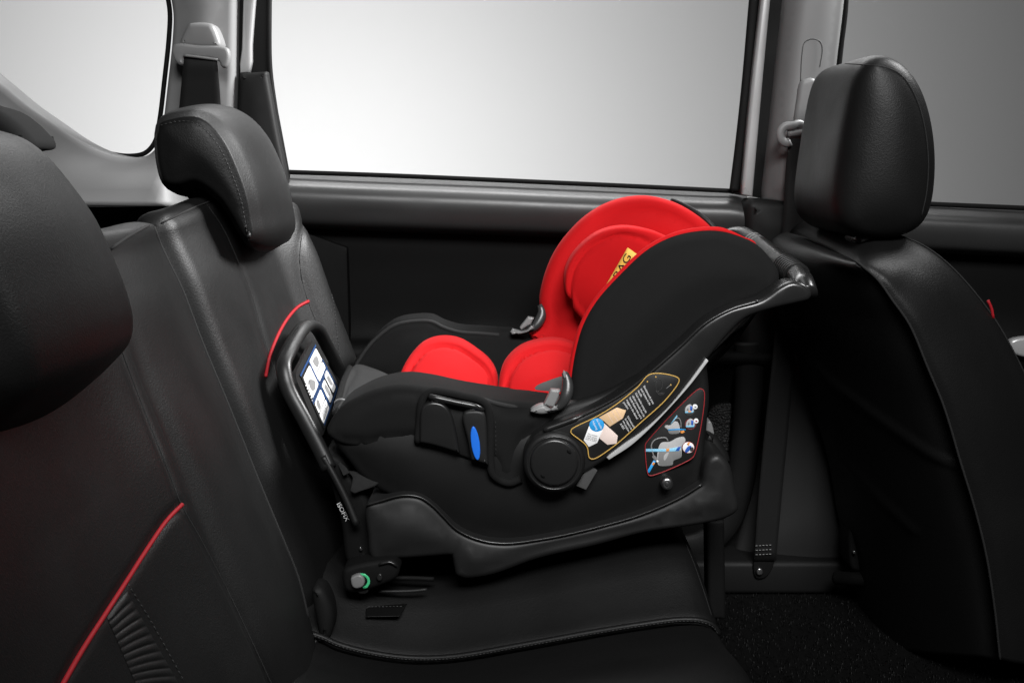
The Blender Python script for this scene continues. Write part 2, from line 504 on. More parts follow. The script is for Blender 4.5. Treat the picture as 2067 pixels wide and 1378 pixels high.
solid('sill_step', pl([(1400, 1134), (1860, 1134), (1900, 1200), (1400, 1200)]), 1.90, 2.0, DARKP, body, r=.01)
tube('door_seal', [(1512, 690, 1.95), (1512, 780, 1.95), (1503, 900, 1.95), (1490, 990, 1.95), (1462, 1060, 1.95), (1420, 1095, 1.95), (1360, 1110, 1.95)], .026, DARKP, body, squash=.4)

# ------------------------------------------------------------------ doors
def belt(name, xs, top, bot, par, mt):
    rows = []
    for t, Y in ((-.02, 2.065), (.05, 2.04), (.12, 2.015), (.19, 1.992), (.27, 1.973), (.38, 1.964), (.55, 1.962), (.78, 1.966), (.90, 1.972), (1.0, 1.99), (1.03, 2.02)):
        rows.append([(x, a + (b - a) * t, Y) for x, a, b in zip(xs, top, bot)])
    return loft(name, rows, mt, par, 10, 6, -.004)
rows = []
for y, Y in ((440, 2.03), (470, 2.02), (560, 2.025), (680, 2.02), (694, 1.985), (704, 1.94), (722, 1.935), (740, 1.955), (800, 1.975), (1000, 1.985), (1140, 1.985)):
    rows.append([(x, y + (8 if y > 600 else 0) * (x - 700) / 800, Y) for x in (540, 700, 900, 1100, 1300, 1450, 1640)])
rd = loft('door', rows, DOORP, body, 5, 5, -.005)
belt('belt_line_trim', (560, 700, 850, 1000, 1150, 1300, 1420, 1482, 1506), (351, 357, 363, 369, 376, 383, 389, 392, 400), (452, 458, 463, 468, 473, 477, 480, 482, 482), rd, BELTP)
solid('speaker_grille', spl([(1446, 818), (1478, 815), (1484, 822), (1480, 900), (1468, 955), (1445, 985), (1430, 980), (1432, 830)], True, 8), 1.965, 1.98, mat('grille', .012, .6, 'leather', 260, 1.0, .002), rd, r=.004)
tube('window_seal', [(543, -60, 2.0), (542, 60, 2.0), (544, 140, 2.0), (556, 230, 2.0), (575, 348, 2.0)], .0055, RUBBER, rd)
tube('window_seal', [(570, 347, 2.02), (800, 355, 2.02), (1100, 368, 2.02), (1300, 377, 2.02), (1484, 386, 2.02)], .0042, RUBBER, rd)
tube('window_seal', [(1482, 386, 2.0), (1494, 290, 2.0), (1507, 170, 2.0), (1522, 0, 2.0), (1528, -60, 2.0)], .009, RUBBER, rd, squash=.6)
plate('window', pl([(530, -80), (1550, -80), (1550, 410), (530, 410)]), 2.05, .004, GLASS, rd)

rows = []
for y, Y in ((480, 2.03), (520, 2.02), (690, 2.02), (705, 1.95), (730, 1.94), (780, 1.98), (1150, 1.985)):
    rows.append([(x, y, Y) for x in (1640, 1750, 1900, 2050, 2250)])
fd = loft('door', rows, DOORP, body, 5, 5, -.005)
belt('belt_line_trim', (1640, 1720, 1800, 1880, 1960, 2040, 2120, 2200), (401, 405, 409, 413, 417, 421, 425, 429), (492, 496, 500, 504, 508, 512, 516, 520), fd, BELTP)
tube('window_seal', [(1700, 403, 2.02), (1880, 412, 2.02), (2067, 420, 2.02), (2250, 429, 2.02)], .0045, RUBBER, fd)
tube('window_seal', [(1711, -60, 1.995), (1708, 20, 1.995), (1696, 115, 1.995), (1680, 240, 1.995), (1650, 410, 1.995)], .0035, RUBBER, fd)
plate('window', pl([(1660, -80), (2260, -80), (2260, 450), (1660, 450)]), 2.05, .004, GLASS, fd)
solid('door_handle', spl([(2040, 690), (2070, 680), (2140, 690), (2140, 725), (2070, 722), (2045, 712)]), 1.92, 1.94, PAINT, fd, r=.006)

# ------------------------------------------------------------------ seat belts
def web(name, L, R, mt, par, Ls=None, th=.0018):
    rows = [[P(*a), P(*a).lerp(P(*b), .5), P(*b)] for a, b in zip(L, R)]
    return loft(name, rows, mt, par, 3, 6, th)
b1 = empty('seat_belt', P(405, 230, 1.93), 'black seat belt hanging from pale grey anchor on the rear pillar', 'seat belt', 'seat belts on the pillars')
solid('anchor_cover', spl([(374, 54), (380, 47), (424, 47), (431, 53), (444, 92), (438, 97), (366, 93), (361, 88)], True, 6), 1.905, 1.95, GREYP2, b1, r=.009, nr=5, dome=.003)
solid('guide_loop', spl([(345, 104), (349, 91), (360, 87), (400, 91), (446, 93), (459, 98), (463, 112), (460, 128), (453, 137), (446, 135), (441, 124), (428, 119), (404, 117), (380, 114), (370, 117), (371, 129), (364, 132), (353, 124)], True, 5), 1.902, 1.92, GREYP2, b1, r=.0055, nr=5, dome=.002, domer=.012)
tube('loop_edge', [(371, 112, 1.903), (404, 116, 1.902), (440, 121, 1.903)], .0022, GREYP2, b1)
web('webbing', [(372, 108, 1.925), (371, 122, 1.905), (367, 160, 1.91), (361, 222, 1.92), (350, 330, 1.93)], [(438, 112, 1.925), (438, 124, 1.905), (442, 165, 1.91), (446, 222, 1.92), (455, 330, 1.93)], WEB, b1)
for k in (.32, .55): pass
b2 = empty('seat_belt', P(1545, 1150, 1.90), 'black seat belt running down the middle pillar to a floor bolt', 'seat belt', 'seat belts on the pillars')
tube('guide_loop', [(1628, 262, 1.92), (1612, 250, 1.915), (1600, 254, 1.91), (1584, 256, 1.91), (1576, 266, 1.91), (1578, 282, 1.91), (1588, 289, 1.91), (1595, 286, 1.91)], .0075, GREYP2, b2, squash=.7)
tube('loop_plate', [(1590, 270, 1.915), (1610, 268, 1.915), (1640, 262, 1.92)], .0058, GREYP2, b2, squash=.8)
web('webbing', [(1592, 280, 1.918), (1586, 340, 1.918), (1578, 480, 1.90), (1562, 690, 1.88), (1545, 850, 1.88), (1530, 1010, 1.885), (1522, 1130, 1.89)],
    [(1640, 280, 1.918), (1636, 340, 1.918), (1624, 480, 1.90), (1606, 690, 1.88), (1592, 850, 1.88), (1577, 1010, 1.885), (1566, 1130, 1.89)], WEB, b2)
for yy in (1101, 1110, 1119):
    stitches('stitching', [P(1525, yy, 1.8835), P(1563, yy - 2, 1.8835)], LGREY if False else MGREY, b2, .004, .002, .0008)
solid('floor_bolt', ell(1534, 1154, 7, 7), 1.885, 1.9, METAL, b2, r=.002, dome=.002)
solid('anchor_tongue', spl([(1524, 1128), (1562, 1126), (1560, 1145), (1545, 1165), (1526, 1166)], True, 8), 1.893, 1.902, RUBBER, b2, r=.002)

# ------------------------------------------------------------------ rear seat beside the door
rs = empty('rear_seat', P(640, 1290, 1.68), 'black leather rear seat that carries the red infant carrier', 'car seat', 'black leather rear seats')
FRONT = [(331, 452), (345, 490), (364, 530), (386, 575), (430, 690), (480, 810), (540, 960), (590, 1080), (622, 1160), (642, 1240), (655, 1300)]
prof = spl([(288, 440), (312, 442)] + FRONT[:-1] + [(655, 1300, 'c'), (540, 1300, 'c'), (480, 1160), (330, 790), (250, 560), (252, 470), (268, 446)], True, 14)
def bump(y, c, w): return math.exp(-((y - c) / w) ** 2)
def wf(x, y, z):
    z0 = P(0, 452, 1.42).z
    low = max(0, min(1, (z0 - z) / .25))
    dx = .050 * bump(y, 1.885, .06) + .030 * max(0, min(1, (y - 1.45) / .4))
    dx -= .006 * bump(y, 1.80, .018) * low + .010 * bump(y, 1.45, .06)
    dz = (.022 * bump(y, 1.68, .17)) * (1 - low)
    return (x + dx, y, z + dz)
far_seams = [[(418, 413), (450, 460), (480, 525), (505, 585), (530, 670), (552, 740), (580, 820)], [(614, 448), (608, 485), (605, 525), (612, 575), (622, 608), (640, 655), (662, 720)]]
solid('backrest', prof, 1.452, 1.95, LEATHER_LIT, rs, r=.030, nr=7, nv=64, warp=wf, Yp=1.42, keep='back_far',
      grooves=[(spl(s, False, 8), 5, .003) for s in far_seams] + [([(326, 451), (352, 438), (390, 420), (432, 404)], 5, .003)])
for s in far_seams:
    tube('seam', drape('back_far', s, -.0002), .0009, SEAM, rs, n=6, smooth_path=False)
tube('piping', drape('back_far', [(622, 608), (600, 620), (580, 642), (562, 672), (550, 700), (543, 720), (535, 760)], .001), .0026, REDPIPE, rs, n=8, smooth_path=False)
tube('top_seam', drape('back_far', [(326, 451), (352, 438), (390, 420), (432, 404)], .0004), .0013, SEAM, rs, n=6, smooth_path=False)
stitches('stitching', drape('back_far', [(640, 480), (650, 515), (662, 560), (674, 620), (682, 690), (688, 740)], .0004), THREAD, rs)
HP = [(313, 264), (320, 247), (345, 238), (390, 234), (418, 246), (450, 281), (478, 338), (497, 392), (506, 438), (511, 478), (501, 491), (485, 470), (465, 435), (442, 402), (415, 379), (390, 367), (355, 375), (330, 369), (317, 335)]
def hoff(v): return .022 * math.sin(math.pi * min(1, max(0, v))) ** .55
hseam = spl([(318, 262), (330, 250), (350, 244), (388, 241), (412, 252), (443, 287), (470, 342), (489, 395), (498, 440), (502, 478)], False, 6)
solid('headrest', spl(HP, True, 9), 1.57, 1.855, LEATHER, rs, r=.010, nr=5, nv=20, off=hoff, dome=.006, domer=.04, step=.006, keep='head_far', grooves=[(hseam, 4, .0025)])
hr = bpy.data.objects['headrest']
stitches('stitching', drape('head_far', [(p[0] - 7, p[1] + 8) for p in [(330, 246), (350, 240), (388, 237), (414, 248), (447, 285), (474, 341), (493, 394), (502, 440), (506, 470)]], .0004), THREAD, hr)
tube('headrest_stem', [(392, 350, 1.66), (394, 400, 1.66), (398, 470, 1.66)], .0065, METAL, hr)
solid('stem_collar', spl([(372, 384), (384, 378), (404, 380), (412, 390), (408, 402), (380, 402)], True, 6), 1.63, 1.69, DARKP, hr, r=.005)

# rear cushion under the carrier
CT = [(560, 1262), (610, 1272), (652, 1282), (680, 1296), (739, 1311), (825, 1323), (912, 1321), (1051, 1298), (1200, 1271), (1300, 1255), (1375, 1246), (1415, 1247), (1440, 1258), (1453, 1280)]
cprof = spl(CT + [(1462, 1330), (1462, 1470, 'c'), (560, 1470, 'c')], True, 14)
def wc(x, y, z):
    t = max(0, min(1, (y - 1.42) / .11)); t = t * t * (3 - 2 * t)
    top = 1 if z > P(0, 1400, 1.42).z else 0
    return (x - .016 * t * max(0, min(1, x / .3)), y, z + .062 * t * top)
solid('cushion', cprof, 1.42, 1.95, LEATHER, rs, r=.02, nr=6, nv=24, warp=wc, keep='cush_far',  # darker copy of the backrest leather puts shade into the cushion colour
      grooves=[(spl([(1342, 1082), (1362, 1084), (1378, 1100), (1402, 1150), (1425, 1205), (1442, 1260)], False), 4, .002)])
tube('seam', drape('cush_far', [(1375, 1080), (1384, 1096), (1402, 1140), (1420, 1190), (1436, 1240)], -.0002), .0008, SEAM, rs, n=6, smooth_path=False)
tube('anchor_slot', [(770, 1166, 1.50), (830, 1166, 1.50), (876, 1168, 1.50)], .0032, RUBBER, rs)
tube('anchor_slot', [(764, 1193, 1.485), (830, 1192, 1.485), (862, 1189, 1.485)], .0022, BASEP, rs)
solid('anchor_flap', spl([(737, 1220, 'c'), (822, 1219, 'c'), (806, 1245, 'c'), (738, 1246, 'c')], True, 8), 1.455, 1.47, LEATHER, rs, r=.003, tilt=lambda x, y: (1246 - y) * .0012)
stitches('stitching', [P(742, 1224, 1.478), P(815, 1223, 1.478)], DGREY, rs, .003, .002, .0005)
solid('hinge_cover', spl([(630, 1190), (648, 1190), (666, 1220), (672, 1255), (664, 1290), (650, 1298), (636, 1250)], True, 8), 1.415, 1.46, DARKP, rs, r=.01, dome=.004)

# ------------------------------------------------------------------ rear seat on the near side
ns = empty('rear_seat', P(300, 1500, 1.0), 'black leather rear seat with red piping and round headrest nearest the camera', 'car seat', 'black leather rear seats')
prof = spl([(276, 446), (300, 446)] + [(p[0] - 10, p[1]) for p in FRONT[:-1]] + [(650, 1320, 'c'), (520, 1320, 'c'), (460, 1160), (310, 790), (238, 560), (236, 480), (254, 452)], True, 7)
def wn(x, y, z):
    z0 = P(0, 452, 1.41).z
    low = max(0, min(1, (z0 - z) / .22))
    dx = .012 * bump(y, 1.27, .08) - .010 * bump(y, 1.165, .02) * low + .012 * bump(y, 1.10, .05) * low - .012 * bump(y, .9, .12) * low
    return (x + dx, y, z)
near_seam = [(210, 610), (250, 720), (300, 850), (340, 950), (365, 1015), (400, 1078), (450, 1172), (500, 1275), (553, 1390)]
near_pipe = [(366, 1018), (335, 1050), (300, 1100), (250, 1178), (210, 1240), (165, 1310), (120, 1388)]
solid('backrest', prof, .62, 1.412, LEATHER_LIT, ns, r=.010, r2=.030, nr=7, nv=210, warp=wn, Yp=1.412, keep='back_near',
      grooves=[(spl(near_seam, False, 8), 6, .0035), (spl(near_pipe, False, 8), 8, .003)])
tube('seam', drape('back_near', near_seam, -.0002), .0008, SEAM, ns, n=6, smooth_path=False)
tube('piping', drape('back_near', near_pipe, .0012), .0022, REDPIPE, ns, n=10, smooth_path=False)
pq = [np.array(p, float) for p in ((214, 1242), (256, 1184), (400, 1440), (300, 1440))]
def pleat(u, v):
    p = (pq[0] * (1 - u) + pq[1] * u) * (1 - v) + (pq[3] * (1 - u) + pq[2] * u) * v
    p = p + np.array([0, 10 * u * u])
    q = drape('back_near', [tuple(p)], .0004 + .0022 * math.sqrt(abs(math.sin(math.pi * 15 * v))) * (1 - (2 * u - 1) ** 6), smooth=False)
    return q[0] if q else P(p[0], p[1], 1.2)
loft('pleated_panel', [[pleat(u, v) for u in np.linspace(0, 1, 9)] for v in np.linspace(0, 1, 131)], PLEAT, ns, 1, 1)
stitches('stitching', drape('back_near', [(256, 1176), (294, 1236), (334, 1306), (372, 1376)], .0003), THREAD, ns)
topseam = [(224, 502), (262, 476), (300, 455), (318, 447)]
tube('top_seam', drape('back_near', topseam, .0004), .0019, SEAM, ns, n=6, smooth_path=False)
tube('split_shade_line', drape('back_near', [(p[0] - 20, p[1] + 6) for p in FRONT[:-1]], -.0004), .0024, SEAM, ns, n=8, smooth_path=False)  # dark line standing in for the shade in the seatback split
NH = [(-120, 262), (-40, 258), (0, 265), (40, 280), (82, 312), (132, 371), (182, 443), (220, 526), (245, 590), (259, 648), (254, 694), (215, 742), (150, 800), (70, 858), (-40, 905), (-120, 915)]
solid('headrest', spl(NH, True, 14), .80, 1.10, LEATHER, ns, r=.05, nr=8, nv=10, Yp=1.045, dome=.01, off=lambda v: .006 * math.sin(math.pi * v))
ncp = spl([(p[0], p[1] + 10) for p in CT] + [(1462, 1345), (1462, 1480, 'c'), (560, 1480, 'c')], True, 14)
solid('cushion', ncp, .60, 1.412, LEATHER, ns, r=.018, nr=6, nv=30, Yp=1.412, warp=lambda x, y, z: (x, y, z + .034 * math.exp(-((y - 1.20) / .12) ** 2)), keep='cush_near')
bead = [(590, 1274), (630, 1283), (652, 1290), (680, 1303), (739, 1319), (825, 1331), (912, 1329), (1051, 1306), (1200, 1279), (1300, 1263), (1375, 1254), (1415, 1256), (1440, 1266), (1452, 1284)]
tube('cushion_bead', [(x, y - 4, 1.408) for x, y in bead], .0042, LEATHER, ns, n=10)
stitches('stitching', [P(x, y - 1, 1.4015) for x, y in spl(bead, False, 10)], DGREY, ns, .003, .002, .0004)

tr = empty('third_row_seat', P(40, 420, 1.6), 'dark leather third row headrest showing above the nearest rear headrest', 'car seat')
solid('headrest', spl([(-90, 205), (-40, 212), (-5, 224), (22, 243), (46, 266), (62, 288), (60, 300), (40, 304), (0, 318), (-90, 330)], True, 8), 1.52, 1.62, CLOTH, tr, r=.02, nr=5, dome=.006)
solid('backrest', spl([(-60, 322), (0, 318), (30, 326), (50, 420), (60, 700), (-60, 700)], True, 14), 1.56, 1.66, CLOTH, tr, r=.02, nr=5)

# ------------------------------------------------------------------ front seat
fs = empty('front_seat', P(1900, 1180, 1.7), 'black leather front seat seen from behind with tall headrest', 'car seat')
farc = [(1584, 470), (1572, 492), (1574, 560), (1596, 640), (1632, 715), (1650, 790), (1690, 905), (1714, 1040), (1734, 1110), (1745, 1200), (1755, 1300)]
nearc = [(1738, 536), (1772, 566), (1800, 605), (1835, 655), (1872, 742), (1905, 822), (1939, 935), (1968, 1030), (1990, 1120), (2006, 1220), (2018, 1330)]
rows = []
for i, (a, b) in enumerate(zip(farc, nearc)):
    A, B = P(a[0], a[1], 1.92), P(b[0], b[1], 1.51)
    k = (0, .70, .90)[i] if i < 3 else 1
    if i == 1:
        A0, B0 = P(farc[0][0], farc[0][1], 1.92).lerp(A, .22), P(nearc[0][0], nearc[0][1], 1.51).lerp(B, .22)
        rows.append([A0] + [A0.lerp(B0, t) + Vector((-.060 * math.sin(math.pi * t) ** .5 * .40, 0, .001)) for t in (.06, .2, .45, .7, .9, .97)] + [B0])
    rows.append([A] + [A.lerp(B, t) + Vector((-.060 * k * math.sin(math.pi * t) ** .5, 0, .004 * k)) for t in (.06, .2, .45, .7, .9, .97)] + [B])
pocket = spl([(1638, 716), (1680, 765), (1750, 820), (1825, 875), (1890, 918), (1940, 938)], False, 8)
pocket2 = spl([(1700, 920), (1750, 972), (1795, 1018), (1850, 1070)], False, 8)
loft('rear_panel', rows, LEATHER, fs, 10, 14, .004, keep='front_rear', grooves=[(pocket, 8, .004), (pocket2, 7, .003)])
tube('pocket_edge', drape('front_rear', [(x - 1, y + 7) for x, y in pocket[:-2]], .0008), .0022, LEATHER, fs, n=8, smooth_path=False)
seamc = [(1584, 470, 1.92), (1640, 487, 1.78), (1700, 514, 1.61), (1738, 536, 1.51), (1772, 566, 1.50), (1800, 605, 1.495), (1835, 655, 1.49), (1872, 742, 1.49), (1905, 822, 1.49), (1939, 935, 1.49), (1968, 1030, 1.49), (1990, 1120, 1.49), (2006, 1220, 1.49), (2018, 1330, 1.49)]
frontc = [(1640, 446, 1.94), (1700, 452, 1.80), (1756, 462, 1.68), (1792, 472, 1.63), (1830, 482, 1.60), (1872, 502, 1.585), (1925, 545, 1.575), (1998, 632, 1.565), (2050, 720, 1.56), (2110, 850, 1.56), (2150, 980, 1.56), (2180, 1090, 1.56), (2190, 1220, 1.56), (2200, 1330, 1.56)]
rows = []
for i, (a, b) in enumerate(zip(seamc, frontc)):
    A, B = P(*a), P(*b)
    side = min(1, i / 4)
    nrm = Vector((0, -.020 * side, .012 * (1 - side)))
    rows.append([A, A.lerp(B, .12) + nrm * .55, A.lerp(B, .45) + nrm, A.lerp(B, .8) + nrm * .6, B, B + Vector((.02, .06, -.03))])
loft('side_bolster', rows, LEATHER, fs, 10, 14, .004, keep='front_side',
     grooves=[(spl([(1645, 488), (1655, 472), (1668, 458)], False, 5), 3, .0015)])
tube('seam', [P(*p) + Vector((0, -.001, .0005)) for p in seamc], .0016, SEAM, fs, n=6, smooth_path=True)
tube('shoulder_seam', [P(*p) + Vector((0, -.001, .0012)) for p in frontc[3:10]], .0012, SEAM, fs, n=6)
tube('piping', [P(x, y, 1.563) for x, y in ((1994, 606), (2001, 622), (2005, 642))], .0022, REDPIPE, fs, n=8)
solid('pull_loop', spl([(1800, 690, 'c'), (1812, 690, 'c'), (1822, 735), (1836, 776), (1826, 776), (1808, 740)], True, 6), 1.545, 1.56, LEATHER, fs, r=.003)
FH = [(1752, 114), (1775, 111), (1805, 120), (1834, 142), (1857, 178), (1873, 225), (1883, 280), (1886, 330), (1882, 390), (1873, 438), (1854, 464), (1820, 473), (1760, 475), (1716, 470), (1694, 450), (1691, 400), (1704, 300), (1722, 200), (1736, 140)]
solid('headrest', spl(FH, True, 9), 1.56, 1.83, LEATHER, fs, r=.022, nr=8, nv=40, dome=.014, domer=.035, step=.006, Yp=1.575, relax=55, keep='head_front',
      off=lambda v: .0075)
fh = [o for o in fs.children if o.name.startswith('headrest')][0]
tube('headrest_seam', drape('head_front', [(1652, 133), (1690, 129), (1740, 131), (1790, 137), (1820, 153), (1845, 189), (1862, 236), (1871, 286), (1874, 336), (1870, 390), (1860, 436)], .0), .0009, SEAM, fh, n=6, smooth_path=False)
solid('stem_collar', spl([(1735, 474), (1785, 470), (1790, 482), (1778, 494), (1740, 496), (1728, 486)], True, 6), 1.60, 1.66, SHELLG, fh, r=.006)
tube('headrest_stem', [(1752, 440, 1.67), (1752, 476, 1.67), (1752, 520, 1.67)], .006, METAL, fh)
for x0, y0 in ((1740, 1086), (1760, 1112)):
    pass
solid('recliner_bracket', spl([(1716, 1070), (1730, 1060), (1748, 1085), (1752, 1120), (1746, 1150), (1722, 1150), (1714, 1110)], True, 8), 1.80, 1.86, RUBBER, fs, r=.006)
solid('recliner_bolt', spl([(1760, 1096), (1772, 1094), (1784, 1100), (1784, 1114), (1772, 1116), (1760, 1112)], True, 6), 1.78, 1.82, METAL, fs, r=.004)
tube('seat_rail', [(1690, 1166, 1.85), (1740, 1168, 1.80), (1900, 1180, 1.72)], .012, RUBBER, fs)
for p in ((1738, 1092), (1740, 1136), (1725, 1115)): solid('rail_bolt', ell(p[0], p[1], 3.2, 3.2, n=14), 1.79, 1.80, METAL, fs, r=.001)
solid('seat_cushion', spl([(2030, 1130), (2150, 1080), (2300, 1060), (2300, 1260), (2040, 1250)], True, 20), 1.53, 1.88, LEATHER, fs, r=.03, nr=5)

# ------------------------------------------------------------------ floor mat
mm = []; mf = []
MX0, MX1, MY0, MY1 = P(1440, 1180, 1.9).x, P(1960, 1180, 1.9).x + .2, 1.0, 1.885
mat_o = make('floor_mat', [(MX0 - .1, MY0, zf + .004), (MX1, MY0, zf + .004), (MX1, MY1, zf + .004), (MX0 - .1, MY1, zf + .004), (MX0 - .1, MY0, zf + .010), (MX1, MY0, zf + .010), (MX1, MY1, zf + .010), (MX0 - .1, MY1, zf + .010)],
     [[0, 1, 2, 3], [4, 5, 6, 7], [0, 1, 5, 4], [1, 2, 6, 5], [2, 3, 7, 6], [3, 0, 4, 7]], MATM, smooth=False)
tag(mat_o, 'black coiled vinyl floor mat in front of the rear cushion', 'floor mat')
V, Fc = [], []
for k in range(15000):
    x = random.uniform(MX0 - .1, MX1); y = random.uniform(MY0, MY1); a = random.uniform(0, math.pi); rr = random.uniform(.002, .0045)
    hgt = random.uniform(.003, .007); w = .00042; o = len(V)
    for j in range(5):
        t = math.pi * j / 4
        c = Vector((x + math.cos(a) * rr * math.cos(t), y + math.sin(a) * rr * math.cos(t), zf + .009 + hgt * math.sin(t)))
        s = Vector((-math.sin(a), math.cos(a), random.uniform(-.4, .4))) * w
        V += [c - s, c + s]
    Fc += [[o + 2 * j, o + 2 * j + 1, o + 2 * j + 3, o + 2 * j + 2] for j in range(4)]
coil = make('coil_pile', V, Fc, MATM, mat_o, True, False); coil['kind'] = 'stuff'

# ------------------------------------------------------------------ carrier base
bs = empty('car_seat_base', P(1080, 1150, 1.7), 'black plastic base with rebound bar standing under the red carrier', 'car seat base')
RIM = [(739, 1020), (770, 1011), (801, 1002), (825, 1000), (850, 1005), (874, 1021), (895, 1042), (922, 1069), (964, 1089), (1016, 1097), (1103, 1087), (1200, 1066), (1294, 1039), (1376, 1003), (1418, 977)]
bp_ = spl(RIM[:-1] + [(1418, 977, 'c'), (1422, 944), (1430, 925), (1450, 917), (1472, 935), (1486, 985), (1492, 1030), (1470, 1047), (1425, 1059), (1300, 1078), (1200, 1104), (1086, 1130), (990, 1163), (935, 1169), (919, 1162, 'c'), (911, 1122, 'c'), (800, 1130), (750, 1130), (741, 1080)], True, 9)
solid('base_body', bp_, 1.475, 1.885, BASEP, bs, r=.010, nr=5, dome=.010, domer=.05, step=.010,
      tilt=None, grooves=[(spl([(985, 1140), (1086, 1108), (1200, 1083), (1320, 1058), (1440, 1035)], False), 8, .003)])
tube('rim_lip', [(x, y - 1, 1.4745) for x, y in RIM], .0016, SHELLG, bs, n=8)
solid('rear_hump', spl([(1424, 925), (1446, 916), (1470, 935), (1485, 985), (1490, 1030), (1455, 1040), (1424, 1010)], True, 8), 1.485, 1.86, BASEP, bs, r=.03, nr=6, dome=.012)
solid('hump_latch', spl([(1428, 852), (1434, 850), (1441, 868), (1441, 884), (1428, 884)], True, 5), 1.56, 1.62, GREYB, bs, r=.003)
solid('hump_neck', spl([(1428, 872), (1445, 880), (1462, 900), (1475, 935), (1425, 935)], True, 6), 1.55, 1.70, SHELL, bs, r=.012)
solid('support_leg', pl([(1427, 1050), (1463, 1050), (1466, 1250), (1430, 1250)]), 1.62, 1.66, RUBBER, bs, r=.006)
solid('rear_bracket', spl([(652, 918), (684, 925), (706, 960), (745, 1020), (748, 1130), (725, 1152), (700, 1135), (688, 1060), (668, 980)], True, 9), 1.51, 1.86, RUBBER, bs, r=.008)
# rebound bar
bar = [(664, 945, 1.505), (650, 915, 1.51), (614, 846, 1.52), (584, 790, 1.53), (576, 764, 1.535), (573, 738, 1.545), (583, 712, 1.575), (600, 682, 1.63), (613, 664, 1.67), (626, 657, 1.705), (640, 663, 1.74), (656, 690, 1.78), (676, 728, 1.815), (694, 766, 1.84), (702, 800, 1.845), (706, 850, 1.845)]
rb = tube('rebound_bar', bar, .0112, mat('satin_plastic', .010, .42, 'noise', 900, .1, .0003, .45), bs, n=16, squash=.75)
tube('bar_flange', [(x - 8 if i < 9 else x, y - 4, Y + .012) for i, (x, y, Y) in enumerate(bar[1:11])], .0065, RUBBER, rb, n=10)
tube('bar_rod', [(652, 920, 1.505), (676, 962, 1.50), (700, 1010, 1.495), (720, 1058, 1.49)], .0055, SHELL, bs, n=12)
plate_q = Quad(P(598, 752, 1.56), P(636, 672, 1.74), P(690, 784, 1.76), P(655, 880, 1.575))
def slab(name, q, h, th, mt, par, u0=0, v0=0, u1=1, v1=1, r=.06):
    R = rrect(u0, v0, u1, v1, r, 5); n = len(R)
    V = [q(u, v, h) for u, v in R] + [q(u, v, h - th) for u, v in R]
    return make(name, V, [list(range(n)), list(range(2 * n - 1, n - 1, -1))] + [[i, (i + 1) % n, n + (i + 1) % n, n + i] for i in range(n)], mt, par, False, False)

lq = Quad(P(605, 757, 1.56), P(635, 697, 1.72), P(681, 783, 1.742), P(652, 866, 1.575))
slab('bar_panel', lq, -.0004, .006, BASEP, bs, -.16, -.10, 1.12, 1.06, .14)
sheet = slab('instruction_sheet', lq, .0012, .0006, BLACKPR, bs, 0, 0, 1, 1, .02)
blue = [rrect(-.02, -.01, 1.02, .025, .01), rrect(.455, 0, .49, .98, .01), rrect(0, .485, 1, .505, .008), rrect(.0, .525, .98, .545, .008), rrect(.06, .965, .98, .985, .008), rrect(.96, .3, .985, .96, .008)]
printed('blue_border', blue, lq, .0016, NAVY, sheet)
white = [rrect(.05, .08, .44, .47, .03), rrect(.51, .04, .96, .31, .03), rrect(.51, .33, .94, .47, .03), rrect(.05, .56, .43, .75, .03), rrect(.05, .77, .43, .95, .03), rrect(.52, .56, .70, .93, .03), rrect(.76, .52, .94, .92, .03)]
for wp in white: printed('white_panel', [wp], lq, .0016, WHITE, sheet)
figs = [spl([(.12, .30), (.2, .22), (.3, .28), (.36, .36), (.28, .43), (.16, .40)], True, .02), spl([(.6, .12), (.72, .10), (.85, .16), (.8, .26), (.66, .27)], True, .02), spl([(.1, .60), (.2, .59), (.18, .73), (.1, .72)], True, .03), spl([(.58, .62), (.66, .64), (.67, .80), (.6, .84)], True, .03), spl([(.8, .6), (.89, .62), (.88, .8), (.81, .78)], True, .03)]
for fg in figs: printed('drawing', [fg], lq, .0020, MGREY, sheet)
marks = [rrect(.1 + .0, .815 + .03 * k, .38 - .06 * (k % 2), .825 + .03 * k, .004) for k in range(4)] + [rrect(.1, .2 + .02 * k, .2, .208 + .02 * k, .003) for k in range(3)] + [rrect(.72, .54 + .05 * k, .745, .575 + .05 * k, .006) for k in range(7)] + [rrect(.62, .37 + .03 * k, .9, .378 + .03 * k, .003) for k in range(3)]
for mk in marks: printed('print_line', [mk], lq, .0022, DGREY, sheet)
for mk in [rrect(.01, .20 + .055 * k, .035, .225 + .055 * k, .008) for k in range(6)] + [rrect(.5, .1, .515, .42, .005)]: printed('pale_line', [mk], lq, .0016, WHITE, sheet)
fx = lambda Y: (lambda x, y: P(x, y, Y))
lettering('lettering', [('ISOFIX', 679, 1016, 12.5, math.atan2(37, 19.5), 41)], WHITE, bs, fx(1.508))
for p in ((728, 1108), (734, 1123)): solid('screw', ell(p[0], p[1], 3, 4.5, -.5, n=14), 1.505, 1.515, METAL, bs, r=.0008)
ic = solid('isofix_connector', spl([(692, 1152), (716, 1141), (770, 1132), (795, 1132), (806, 1147), (801, 1166), (775, 1180), (722, 1196), (697, 1192)], True, 7), 1.455, 1.50, RUBBER, bs, r=.007, nr=5, dome=.002)
solid('release_button', spl([(708, 1167), (714, 1163), (726, 1160), (733, 1165), (736, 1176), (732, 1184), (718, 1188), (711, 1184)], True, 5), 1.446, 1.458, GREYB, ic, r=.003)
tube('green_ring', [(727, 1159, 1.451), (736, 1160, 1.450), (743, 1167, 1.450), (744, 1176, 1.450), (740, 1183, 1.450), (733, 1186, 1.451)], .0020, GREEN, ic, squash=.4)
solid('screw', ell(766, 1165, 6, 7, n=18), 1.449, 1.456, SHELLG, ic, r=.0015)
